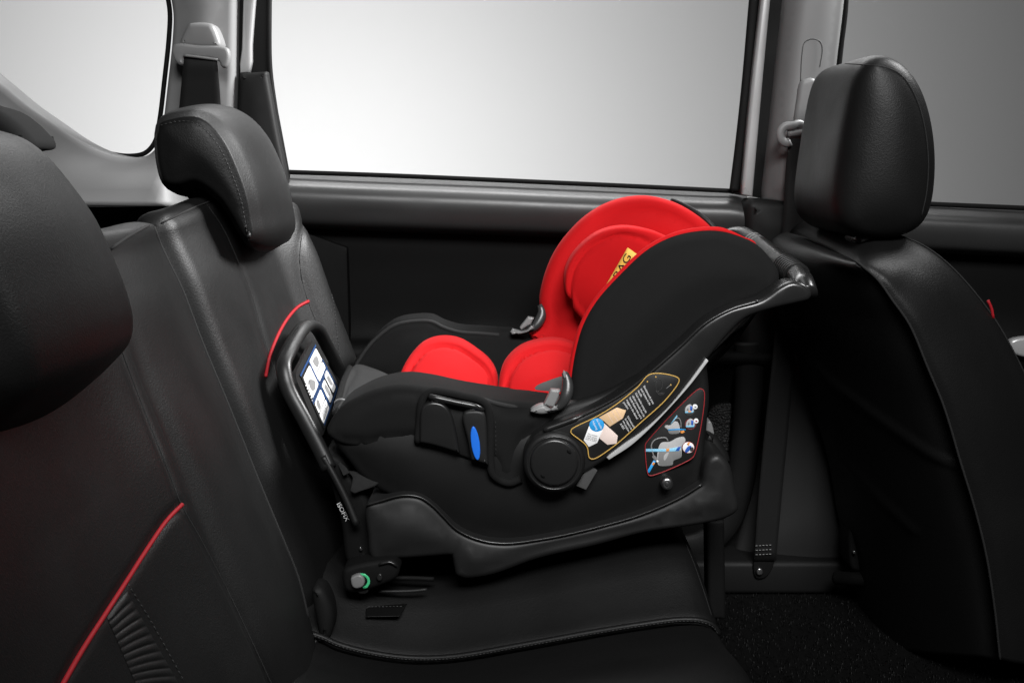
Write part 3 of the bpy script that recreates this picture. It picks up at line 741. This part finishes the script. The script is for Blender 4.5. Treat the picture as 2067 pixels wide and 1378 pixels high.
tube('latch_lever', [(765, 1138, 1.452), (788, 1134, 1.452), (802, 1142, 1.452)], .0018, SHELLG, ic)
solid('lever_tip', spl([(722, 1192), (738, 1186), (744, 1192), (738, 1198), (724, 1197)], True, 4), 1.46, 1.475, BASEP, ic, r=.002)

# ------------------------------------------------------------------ infant carrier
ca = empty('infant_carrier', P(1100, 1000, 1.7), 'red and black rear facing infant carrier clipped onto the black base', 'infant carrier')
shell_o = spl([(668, 880), (700, 868), (760, 830), (900, 820), (1060, 830), (1200, 800), (1330, 740), (1428, 722, 'c'), (1434, 803), (1429, 860), (1423, 930), (1419, 976, 'c'), (1376, 1006), (1294, 1042), (1200, 1072), (1103, 1096), (1016, 1104), (940, 1090), (880, 1050), (800, 1010), (740, 975), (700, 930)], True, 12)
solid('shell', shell_o, 1.50, 1.885, SHELL, ca, r=.012, nr=5, dome=.012, domer=.06, step=.010)
# backrest interior
def sm(t):
    t = max(0, min(1, t)); return t * t * (3 - 2 * t)
back_t = lambda x, y: -.13 * sm((x - 1200) / 300)
FW = [(1076, 694), (1069, 676), (1091, 656), (1090, 607), (1104, 549), (1125, 505), (1156, 465), (1190, 434), (1230, 411), (1271, 399), (1315, 397), (1356, 406), (1389, 421), (1423, 444), (1445, 466), (1480, 520), (1440, 600), (1320, 720), (1180, 770), (1100, 730)]
solid('backrest_cover', spl(FW, True, 9), 1.80, 1.87, RED, ca, r=.022, nr=7, dome=.028, domer=.055, step=.008, tilt=back_t)
tube('cover_edge', [(x, y, 1.84 + back_t(x, y)) for x, y in ((1356, 404), (1389, 419), (1423, 442), (1447, 466))], .004, SHELL, ca)
loft('backrest_shell', [[P(x + 6, y + 6, 1.86), P(x + 75, y + 60, 1.74), P(x2 + 6, y2 + 14, 1.56)] for (x, y), (x2, y2) in
     (((1370, 424), (1470, 482)), ((1400, 436), (1500, 486)), ((1436, 470), (1545, 515)), ((1450, 520), (1562, 560)), ((1420, 600), (1500, 640)), ((1330, 700), (1400, 740)))], SHELL, ca, 6, 6, .006)
HPAD = [(1143, 592), (1141, 573), (1143, 549), (1156, 519), (1183, 489), (1217, 467), (1257, 458), (1295, 461), (1339, 474), (1380, 500), (1390, 560), (1330, 680), (1240, 720), (1205, 690), (1176, 648), (1156, 622)]
hgroove = spl([(1150, 620), (1152, 560), (1166, 527), (1190, 499), (1220, 481), (1252, 473), (1290, 480), (1330, 500)], False, 6)
solid('head_pad', spl(HPAD, True, 8), 1.735, 1.80, RED, ca, r=.012, nr=6, dome=.014, domer=.045, step=.004, tilt=lambda x, y: -.08 * sm((x - 1150) / 260), grooves=[(hgroove, 3.6, .006)], keep='head_pad')
AQ = [np.array(p, float) for p in ((1190, 633), (1268, 500), (1288, 514), (1210, 647))]
def aq(u, v, lift):
    p = (AQ[0] * (1 - u) + AQ[1] * u) * (1 - v) + (AQ[3] * (1 - u) + AQ[2] * u) * v
    q = drape('head_pad', [tuple(p)], lift, smooth=False)
    return q[0] if q else P(p[0], p[1], 1.66)
ab = loft('airbag_label', [[aq(u, v, .0015) for u in np.linspace(0, 1, 12)] for v in np.linspace(0, 1, 5)], YELLOW, ca, 1, 1, .0006)
lettering('lettering', [('AIRBAG', .30, .68, .84, 0, .63)], BLACKPR, ab, lambda u, v: aq(u, v, .0026))
loft('label_edge', [[aq(u, v, .0012) for u in np.linspace(.88, .97, 3)] for v in np.linspace(1.02, 1.25, 3)], PINK, ab, 1, 1, .0004)
TP = [(803, 776), (810, 749), (827, 720), (853, 694), (885, 683), (925, 687), (964, 710), (990, 733), (1003, 759), (1004, 792), (985, 820), (900, 840), (810, 815)]
solid('thigh_pad', spl(TP, True, 8), 1.70, 1.74, RED, ca, r=.010, nr=6, dome=.012, domer=.04, step=.0035, tilt=lambda x, y: -.0009 * (y - 690),
      grooves=[(spl([(818, 776), (825, 752), (840, 727), (862, 706), (888, 697), (922, 701), (958, 722), (979, 741), (990, 763), (991, 790)], False, 6), 3.2, .006)])
SP = [(1008, 803), (1007, 776), (1018, 736), (1051, 703), (1102, 688), (1135, 689), (1170, 703), (1196, 740), (1196, 800), (1110, 815), (1040, 815)]
solid('hip_pad', spl(SP, True, 8), 1.655, 1.70, RED, ca, r=.010, nr=6, dome=.014, domer=.05, step=.0035, tilt=lambda x, y: -.0007 * (y - 690),
      grooves=[(spl([(1024, 800), (1023, 776), (1032, 748), (1059, 718), (1104, 702), (1134, 703), (1160, 712)], False, 6), 3.2, .006)])
solid('lap_pad', spl([(856, 786), (880, 777), (905, 777), (940, 784), (968, 797), (984, 808), (960, 832), (870, 826)], True, 7), 1.575, 1.61, RED, ca, r=.008, nr=5, dome=.006)
solid('crotch_pad', spl([(1030, 806), (1040, 795), (1062, 783), (1100, 772), (1148, 764), (1160, 790), (1120, 820), (1040, 820)], True, 7), 1.58, 1.62, GREYPAD, ca, r=.010, nr=5, dome=.010,
      grooves=[(spl([(1046, 815), (1050, 796), (1062, 782)], False, 5), 3, .002)])
tube('crotch_strap', [(993, 792, 1.63), (1001, 797, 1.625), (1010, 801, 1.62), (1022, 804, 1.615)], .0035, RUBBER, ca)
tube('crotch_cord', [(1004, 770, 1.64), (1003, 785, 1.635), (1004, 800, 1.625)], .0018, RUBBER, ca)
# foot end
FR = [(712, 741), (735, 703), (761, 674), (794, 651), (827, 643), (869, 643), (892, 654), (925, 664), (967, 667), (1006, 670), (1039, 673)]
solid('far_side_cover', spl(FR + [(1078, 690), (1110, 730), (1100, 830), (960, 850), (830, 830), (770, 790)], True, 9), 1.80, 1.88, CLOTH, ca, r=.020, nr=6, dome=.010, domer=.05, step=.010)
tube('rim_bead', [(x + 2, y + 6, 1.806) for x, y in [(708, 750)] + FR[:-1]], .0030, CLOTHG, ca)
tube('belt_hook_rail', [(862, 646, 1.86), (885, 651, 1.86), (900, 660, 1.86), (930, 663, 1.86), (968, 665, 1.86)], .005, SHELLG, ca)
solid('foot_cover', spl([(676, 850), (688, 800), (698, 760), (714, 742), (750, 750), (790, 768), (830, 796), (850, 830), (780, 860)], True, 9), 1.76, 1.80, CLOTHG, ca, r=.012, nr=5, dome=.012, tilt=lambda x, y: -.0021 * max(0, y - 741), step=.010,
      grooves=[(spl([(690, 812), (702, 775), (718, 748)], False, 6), 4, .003)])
tube('foot_bead', [(706, 742, 1.77), (694, 770, 1.71), (684, 805, 1.64), (676, 835, 1.58)], .005, CLOTH, ca)
tube('foot_cord', [(676, 812, 1.575), (684, 806, 1.570), (695, 807, 1.568), (702, 812, 1.568)], .0016, HOOK, ca)
# near side flap
FL = [(658, 874), (669, 845), (689, 821), (722, 801), (761, 785), (810, 777), (859, 782), (925, 796), (974, 804), (1023, 811), (1075, 815), (1130, 828), (1105, 862), (1068, 890), (1056, 930), (1052, 966), (1022, 978), (992, 963), (986, 938), (945, 927), (900, 908), (876, 899), (827, 895), (771, 899), (729, 904), (683, 896)]
solid('near_side_cover', spl(FL, True, 8), 1.492, 1.60, CLOTH, ca, r=.010, nr=6, dome=.007, domer=.018, step=.007, keep='flap',
      grooves=[(spl([(975, 808), (1010, 822), (1050, 829), (1090, 836)], False), 3, .003), (spl([(770, 882), (771, 899)], False), 3, .004), (spl([(822, 885), (818, 897)], False), 4, .003), (spl([(722, 885), (732, 903)], False), 3, .003), (spl([(834, 830), (830, 890)], False), 4, .002)])
fo = bpy.data.objects['near_side_cover']
plate('recess_panel', spl([(852, 818), (868, 797), (895, 796), (960, 812), (980, 824), (986, 935), (945, 926), (876, 899), (846, 894)], True, 8), 1.4815, .02, SHELL, ca, r=.004)
solid('belt_guide_plate', spl([(852, 822), (866, 812), (888, 813), (902, 822), (911, 838), (920, 872), (928, 915, 'c'), (900, 906), (876, 899), (847, 893, 'c')], True, 7), 1.470, 1.49, SHELLG, ca, r=.004, nr=4, dome=.001)
tube('belt_guide_bar', [(868, 800, 1.474), (876, 802, 1.470), (920, 812, 1.470), (962, 821, 1.470), (974, 828, 1.474)], .0042, SHELLG, ca)
solid('button_housing', spl([(933, 842), (937, 832), (945, 829), (972, 830), (978, 836), (986, 939, 'c'), (951, 928, 'c'), (944, 890)], True, 7), 1.468, 1.49, BASEP, ca, r=.004, dome=.001)
solid('blue_marker', ell(959.5, 895, 8.6, 34, -.14), 1.464, 1.472, BLUE, ca, r=.0015, dome=.001)
BE = [(844, 892), (847, 850), (850, 818), (857, 799), (870, 790), (895, 791), (938, 800), (968, 807), (983, 818), (988, 840), (990, 886), (990, 929), (994, 955), (1010, 969), (1030, 974), (1051, 966)]
tube('cover_hem', [(x, y, 1.480 if 1 < i < 13 else 1.484) for i, (x, y) in enumerate(BE)], .0056, CLOTH, ca)
stitches('stitching', drape('flap', [(1000, 850), (1001, 890), (1002, 930), (1006, 952)], .0004), THREAD, ca)
tube('rim_welt', [(975, 806, 1.500), (1010, 816, 1.496), (1050, 822, 1.496), (1085, 828, 1.496)], .0032, CLOTHG, ca)
# near wing of the backrest
WG = [(1151, 800), (1152, 773), (1162, 709), (1177, 658), (1204, 610), (1252, 556), (1306, 506), (1356, 479), (1406, 467), (1454, 466), (1491, 476), (1528, 492), (1557, 519), (1577, 553), (1572, 585), (1538, 606), (1491, 625), (1440, 650), (1389, 690), (1339, 735), (1295, 775), (1244, 815), (1190, 842), (1130, 850)]
solid('side_wing', spl(WG, True, 9), 1.515, 1.548, CLOTH, ca, r=.018, r2=.004, nr=7, dome=.016, domer=.10, step=.010)
tube('wing_piping', [(x - 1, y - 1, 1.532) for x, y in WG[1:11]] + [(1508, 483, 1.532)], lambda t: .0046 * (1 if t < .88 else max(.25, (1 - t) / .12)), RED, ca)
solid('wing_lining', spl([(x, y) for x, y in WG[:12]] + [(1500, 560), (1400, 680), (1244, 790)], True, 10), 1.535, 1.588, RED, ca, r=.006, r2=.014, nr=5)
# handle
ARM = [(1062, 905), (1075, 885), (1098, 868), (1170, 840), (1250, 798), (1305, 757), (1372, 699), (1423, 652), (1474, 623), (1538, 604), (1576, 578), (1600, 568), (1626, 574), (1640, 592), (1635, 605), (1612, 612), (1560, 624), (1508, 642), (1474, 672), (1430, 725), (1376, 795), (1327, 847), (1281, 889), (1225, 928), (1180, 955), (1119, 985), (1070, 965), (1056, 930)]
ha = solid('handle_arm', spl(ARM, True, 9), 1.462, 1.512, SHELLG, ca, r=.007, nr=5, dome=.0015, domer=.02, step=.010)
tube('arm_ridge', [(1098, 868, 1.463), (1170, 841, 1.463), (1250, 799, 1.463), (1305, 758, 1.463), (1372, 700, 1.463), (1423, 653, 1.463), (1474, 625, 1.463), (1530, 608, 1.463)], lambda t: .0040 if t < .15 else .0018 + .0006 * t, SHELLG, ca, n=10)
gp = [(1626, 596, 1.478), (1622, 580, 1.49), (1612, 560, 1.54), (1594, 545, 1.60), (1575, 531, 1.66), (1545, 507, 1.75), (1512, 484, 1.84), (1496, 477, 1.87), (1474, 480, 1.885), (1440, 508, 1.885), (1390, 560, 1.885), (1300, 640, 1.885), (1180, 735, 1.885)]
tube('handle_bar', gp, .0165, SHELLG, ca, n=20)
def hpt(t):
    L = [P(*p) for p in gp[2:7]]; k = t * 4; i = min(3, int(k)); return L[i].lerp(L[i + 1], k - i)
for k in range(8):
    a = hpt(.05 + .045 * k); b = hpt(.06 + .045 * k); d = (b - a).normalized() * .0025
    tube('grip_rib', [a - d, a + d], .0188, SHELLG, ca, n=20, smooth_path=False)
for k in range(3):
    a = hpt(.86 + .035 * k); b = hpt(.87 + .035 * k); d = (b - a).normalized() * .001
    tube('grip_groove', [a - d, a + d], .0169, HOOK, ca, n=20, smooth_path=False)
# hub
HUB = (1119, 934)
hb = solid('handle_hub', ell(*HUB, 63, 61), 1.452, 1.50, SHELL, ca, r=.006, nr=5)
tube('hub_ring', [P(x, y, 1.453) for x, y in ell(*HUB, 55, 53)], .0018, SHELLG, hb, n=8, closed=True, smooth_path=False)
solid('hub_cap', ell(*HUB, 49, 47.5), 1.447, 1.46, SHELLG, hb, r=.004, nr=4, dome=.002)
for cx_, cy_, an in ((1149, 911, .7), (1096, 960, .6)): solid('hub_notch', ell(cx_, cy_, 5, 2.6, an, 14), 1.4445, 1.452, RUBBER, hb, r=.0006)
# near and far belt hooks
def hook(path, plate_, tip, Y):
    h = tube('belt_hook', [(x, y, Y + d) for x, y, d in path], lambda t: .0018 + .0065 * math.sin(math.pi * min(1, .08 + .92 * t)) ** .8, HOOKD, ca, squash=.8)
    solid('hook_foot', spl(tip, True, 5), Y - .012, Y + .012, HOOK, h, r=.005, nr=4, dome=.003)
    solid('hook_clip', pl(plate_, True, 5), Y - .010, Y + .006, HOOK, h, r=.0025)
    return h
hook([(1139, 751, .01), (1144, 764, .008), (1146, 782, .004), (1142, 800, 0), (1130, 818, 0), (1110, 829, 0)], [(1112, 787), (1131, 788), (1128, 800), (1118, 822), (1097, 818)], [(1071, 831), (1080, 823), (1098, 818), (1112, 826), (1126, 820), (1112, 833), (1090, 837)], 1.487)
solid('hook_tip', ell(1139.5, 756, 3.2, 7.5, -.15, 14), 1.49, 1.496, HOOK, ca, r=.001)
hook([(1089, 615, .01), (1094, 628, .008), (1090, 645, .004), (1078, 660, 0), (1060, 670, 0)], [(1066, 640), (1078, 642), (1072, 654), (1052, 666), (1049, 661)], [(1030, 671), (1045, 669), (1062, 668), (1078, 657), (1070, 668), (1050, 676)], 1.80)
# strip, tag, bolt, webbing
WS = [(1428, 726), (1385, 783), (1340, 834), (1290, 880), (1227, 925)]
wsl = spl(WS, False, 10); wn_ = len(wsl)
strip = []
for i, (x, y) in enumerate(wsl):
    t = i / (wn_ - 1); w = 3.0 - 2.0 * math.exp(-((t - .45) / .2) ** 2) + 2.2 * math.exp(-((t - .85) / .12) ** 2)
    strip.append((x, y, w))
so = [(x - .7 * w, y - .7 * w) for x, y, w in strip] + [(x + .7 * w, y + .7 * w) for x, y, w in strip[::-1]]
plate('reflective_strip', so, 1.4575, .006, LGREY, ca, r=.0004)
solid('fabric_tag', spl([(1189, 939, 'c'), (1206, 949, 'c'), (1183, 988, 'c'), (1163, 980, 'c')], True, 8), 1.470, 1.473, mat('tag_cloth', .055, .8, 'weave', 400, .3), ca, r=.0005)
solid('shell_bolt', ell(1347, 977, 12.5, 12.5), 1.478, 1.50, METAL, ca, r=.004, nr=5, dome=.001)
solid('bolt_socket', ell(1347, 977, 4, 4, n=18), 1.4762, 1.482, HOOKD, ca, r=.0008)
web('harness_webbing', [(700, 950, 1.515), (712, 962, 1.50), (708, 990, 1.495)], [(752, 950, 1.515), (764, 974, 1.50), (716, 995, 1.495)], WEBG, ca)
web('harness_tail', [(680, 932, 1.515), (688, 948, 1.505), (694, 960, 1.50)], [(684, 931, 1.515), (700, 945, 1.505), (706, 954, 1.50)], WEBG, ca)

# printed labels on the carrier
Z1 = 1.4585
L1 = spl([(1313, 755), (1366, 761), (1371, 767), (1346, 804), (1294, 852), (1238, 901), (1198, 926), (1190, 924), (1184, 900), (1152, 872), (1153, 867), (1209, 838), (1248, 813), (1287, 781)], True, 6)
lab1 = plate('warning_label', L1, Z1, .004, BLACKPR, ca, r=.0003)
def outline(name, poly, Y, rad, mt, par): return tube(name, [P(x, y, Y) for x, y in poly], rad, mt, par, n=6, closed=True, smooth_path=False)
outline('label_border', L1, Z1 - .0002, .0008, GOLD, lab1)
def pr(name, poly, d, mt, par, Y=Z1): return plate(name, poly, Y - d, d - .0001 if d > .0002 else .0001, mt, par, r=0.00005)
Zk = lambda x, y: (1140 + x / 6.263, 740 + y / 6.263)
zz = lambda L: [Zk(*p) for p in L]
pr('peach_arrow', zz([(430, 640), (660, 515), (775, 550), (735, 650), (570, 755), (500, 690)]), .0004, PEACH, lab1)
pr('pink_arrow', zz([(500, 715), (670, 870), (655, 970), (540, 985), (440, 905), (470, 790)]), .0006, PINK, lab1)
pr('white_arrow', zz([(310, 745), (480, 800), (410, 960), (305, 1012), (240, 925)]), .0008, WHITE, lab1)
pr('blue_disc', ell(*Zk(405, 735), 15, 13.4), .0010, MIDB, lab1)
TA = math.atan2(225, 115)
def ztxt(s, x0, y0, x1, y1, size):
    a, b = Zk(x0, y0), Zk(x1, y1)
    return (s, a[0], a[1], size, math.atan2(b[1] - a[1], b[0] - a[0]), math.hypot(b[0] - a[0], b[1] - a[1]))
lines = [('Simultaneously press', 990, 245, 1112, 472), ('both buttons on the', 955, 282, 1070, 487), ('handle.', 920, 305, 965, 385), ('Check whether turning the', 886, 335, 1020, 585), ('adjuster protrudes from the', 850, 368, 995, 635), ('handle fixation hole and it', 812, 392, 960, 660), ('engages in the desired', 775, 420, 908, 662), ('position.', 736, 450, 795, 542), ('Pull it forward until it', 785, 630, 870, 775), ('has stopped in the', 757, 658, 835, 795), ('new position.', 728, 685, 803, 825), ('A1B2C', 695, 722, 742, 795)]
lettering('lettering', [ztxt(*l, 6.0) for l in lines], WHITE, lab1, fx(Z1 - .0003))
lettering('arrow_lettering', [ztxt('Adjust the handle', 640, 540, 715, 665, 4.5), ztxt('to the carrying', 590, 565, 665, 690, 4.5), ztxt('position', 535, 590, 600, 705, 4.5)], PINK, lab1, fx(Z1 - .0006))
lettering('disc_lettering', [ztxt('Adjusting', 345, 690, 400, 800, 6), ztxt('the handle', 395, 665, 455, 785, 6)], WHITE, lab1, fx(Z1 - .0012))
lettering('small_lettering', [ztxt('Carry position', 290, 852, 410, 885, 4.2), ztxt('handle upright', 278, 875, 405, 912, 4.2), ztxt('press and turn', 270, 895, 405, 935, 4.2), ztxt('until it locks', 258, 915, 395, 950, 4.2)], BLACKPR, lab1, fx(Z1 - .0010))
def inkline(name, pts, mt, par, Y, rad=.0004, closed=False): return tube(name, [P(*Zk(*p), Y) for p in pts], rad, mt, par, n=5, closed=closed, step=.002)
inkline('drawing', [(1120, 200), (1180, 150), (1225, 180), (1230, 260), (1180, 310), (1150, 260), (1160, 180)], DGREY, lab1, Z1 - .0002)
inkline('drawing', [(1150, 300), (1200, 330), (1260, 330), (1240, 350), (1180, 345), (1160, 310)], DGREY, lab1, Z1 - .0002)
inkline('drawing', [(1280, 275), (1340, 230)], MGREY, lab1, Z1 - .0002)
for p in ((1152, 128), (1045, 188), (1340, 230)): pr('dot', ell(*Zk(*p), 1.6, 1.6, n=12), .0004, GOLD, lab1)
# belt routing label
Z2 = 1.4865
L2 = [Zk(*p) for p in spl([(1680, 290), (1725, 280), (1762, 315), (1640, 1110), (1600, 1160), (1110, 1372), (1065, 1370), (1045, 1330), (1018, 990), (1030, 960)], True, 14)]
lab2 = plate('routing_label', L2, Z2, .006, BLACKPR, ca, r=.0003)
outline('label_border', L2, Z2 - .0002, .0007, REDPR, lab2)
def p2(name, L, d, mt, sm=True): return pr(name, zz(spl(L, True, 20)) if sm else zz(L), d, mt, lab2, Z2)
inkline('drawn_handle', [(1145, 1180), (1110, 1080), (1095, 990), (1130, 930), (1200, 900), (1280, 900), (1305, 940)], MGREY, lab2, Z2 - .0003, .0011)
p2('drawn_seat', [(1185, 1240), (1170, 1180), (1180, 1040), (1220, 960), (1330, 945), (1430, 895), (1510, 890), (1525, 940), (1480, 1000), (1470, 1140), (1370, 1190), (1365, 1235), (1260, 1252)], .0006, LGREY)
p2('drawn_shell', [(1200, 1070), (1300, 1060), (1465, 1060), (1468, 1140), (1372, 1190), (1365, 1235), (1260, 1248), (1195, 1235)], .0008, MGREY)
p2('drawn_slot', [(1250, 1170), (1262, 1110), (1315, 1080), (1290, 1150), (1262, 1186)], .0010, LGREY)
p2('drawn_belt', [(1026, 1038), (1290, 1040), (1440, 1015), (1470, 1030), (1440, 1065), (1290, 1072), (1026, 1072)], .0012, SKYB, False)
p2('drawn_belt_shade', [(1400, 1062), (1430, 1015), (1470, 1008), (1445, 1060)], .0014, DEEPB, False)
p2('drawn_belt', [(1282, 1038), (1322, 1034), (1322, 1066), (1282, 1070)], .0014, ORANGE, False)
p2('drawn_belt', [(1125, 1180), (1150, 1192), (1072, 1335), (1052, 1335), (1052, 1300)], .0008, MIDB, False)
p2('drawn_belt', [(1118, 1205), (1140, 1216), (1122, 1246), (1100, 1236)], .0010, ORANGE, False)
p2('drawn_buckle', [(1105, 1135), (1130, 1120), (1190, 1190), (1180, 1208), (1150, 1190)], .0010, MGREY)
pr('drawn_dot', ell(*Zk(1172, 1193), 2.3, 2.3, n=12), .0012, WHITE, lab2, Z2)
def bubble(cx_, cy_, r_, edge, seed):
    pr('drawn_circle', ell(*Zk(cx_, cy_), r_ / 6.263, r_ / 6.263 * .95), .0006, WHITE if seed == 2 else DGREY, lab2, Z2)
    inkline('drawn_ring', [(cx_ + r_ * math.cos(t), cy_ + r_ * .95 * math.sin(t)) for t in np.linspace(0, 6.28, 24)[:-1]], edge, lab2, Z2 - .0004, .0004, True)
bubble(1562, 1018, 74, REDPR, 2)
p2('drawn_belt', [(1520, 1065), (1560, 1005), (1600, 1000), (1575, 1060), (1530, 1085)], .0010, DEEPB)
p2('drawn_belt', [(1545, 975), (1562, 955), (1585, 955), (1568, 1000)], .0012, ORANGE, False)
p2('drawn_patch', [(1585, 1020), (1625, 1015), (1622, 1060), (1590, 1070)], .0010, DGREY)
for cx_, cy_, rr, ring in ((1578, 545, 70, DGREY), (1590, 725, 68, REDPR)):
    bubble(cx_, cy_, rr, ring, 1)
    p2('drawn_seat', [(cx_ - 55, cy_ + 20), (cx_ - 40, cy_ - 45), (cx_ + 10, cy_ - 70), (cx_ + 50, cy_ - 20), (cx_ + 45, cy_ + 30)], .0010, LGREY)
    p2('drawn_belt', [(cx_ + 5, cy_ - 50), (cx_ + 40, cy_ - 45), (cx_ + 30, cy_ + 15), (cx_ + 10, cy_ + 15)], .0012, DEEPB, False)
    p2('drawn_belt', [(cx_ - 60, cy_ + 20), (cx_ + 50, cy_ + 12), (cx_ + 45, cy_ + 34), (cx_ - 55, cy_ + 40)], .0014, SKYB, False)
    p2('drawn_stripe', [(cx_ - 30, cy_ - 20), (cx_ - 12, cy_ - 28), (cx_ - 14, cy_ + 8), (cx_ - 32, cy_ + 10)], .0012, MGREY, False)
    pr('drawn_disc', ell(*Zk(cx_ + 70, cy_ - 40), 5, 5, n=18), .0014, WHITE, lab2, Z2)
    pr('drawn_mark', ell(*Zk(cx_ + 74, cy_ - 38), 2.2, 1.6, n=12), .0016, MGREY if ring is DGREY else REDPR, lab2, Z2)
pr('drawn_patch', [Zk(*p) for p in [(1560, 560), (1600, 556), (1600, 572), (1562, 576)]], .0016, ORANGE, lab2, Z2)
inkline('drawn_handle', [(1375, 690), (1400, 655), (1440, 650), (1465, 690), (1468, 770)], MGREY, lab2, Z2 - .0003, .0009)
p2('drawn_seat', [(1262, 760), (1275, 738), (1330, 740), (1390, 690), (1430, 700), (1455, 770), (1450, 830), (1370, 850), (1320, 840), (1300, 790)], .0008, LGREY)
p2('drawn_shell', [(1310, 800), (1440, 790), (1445, 828), (1370, 848), (1322, 838)], .0010, MGREY)
p2('drawn_belt', [(1420, 612), (1425, 625), (1345, 725), (1333, 722)], .0012, SKYB, False)
p2('drawn_belt', [(1305, 790), (1440, 782), (1530, 790), (1525, 802), (1440, 798), (1310, 805)], .0012, MIDB, False)
p2('drawn_belt', [(1462, 815), (1505, 805), (1518, 822), (1490, 842), (1466, 838)], .0014, ORANGE, False)

# ------------------------------------------------------------------ light
def area(name, loc, aim, w, h, power, col=(1, 1, 1), spread=180):
    L = bpy.data.lights.new(name, 'AREA'); L.shape = 'RECTANGLE'; L.size, L.size_y = w, h; L.energy = power; L.color = col; L.spread = math.radians(spread)
    o = bpy.data.objects.new(name, L); COL.objects.link(o); o.location = loc
    o.rotation_euler = (Vector(aim) - Vector(loc)).to_track_quat('-Z', 'Y').to_euler()
    return o
area('backdrop_lamp', (-1.3, 3.8, .9), (-1.25, 7.0, 1.1), 1.0, 1.4, 305)
area('key_softbox', (1.35, 2.25, 2.35), (-.58, 2.04, 1.05), 1.0, .7, 21, spread=48)
area('top_softbox', (.1, 2.1, 2.8), (0, 2.1, .6), 1.6, .6, 2.2, spread=110)
area('window_softbox', (.2, 3.1, 2.3), (.2, 1.95, 1.0), 2.2, .5, 5.5, spread=70)
area('camera_softbox', (.40, -.5, 2.45), (.17, 1.7, .86), 1.3, .7, 15, spread=64)
W = bpy.data.worlds.new('World'); SC.world = W; W.use_nodes = True
W.node_tree.nodes['Background'].inputs[0].default_value = (.5, .5, .5, 1)
W.node_tree.nodes['Background'].inputs[1].default_value = .008

SC.view_settings.view_transform = 'Standard'
SC.view_settings.look = 'None'
SC.view_settings.exposure = 0; SC.view_settings.gamma = 1
SC.view_settings.use_curve_mapping = False
SC.render.engine = 'CYCLES'
SC.cycles.use_denoising = True
SC.cycles.max_bounces = 6
SC.cycles.sample_clamp_indirect = 4
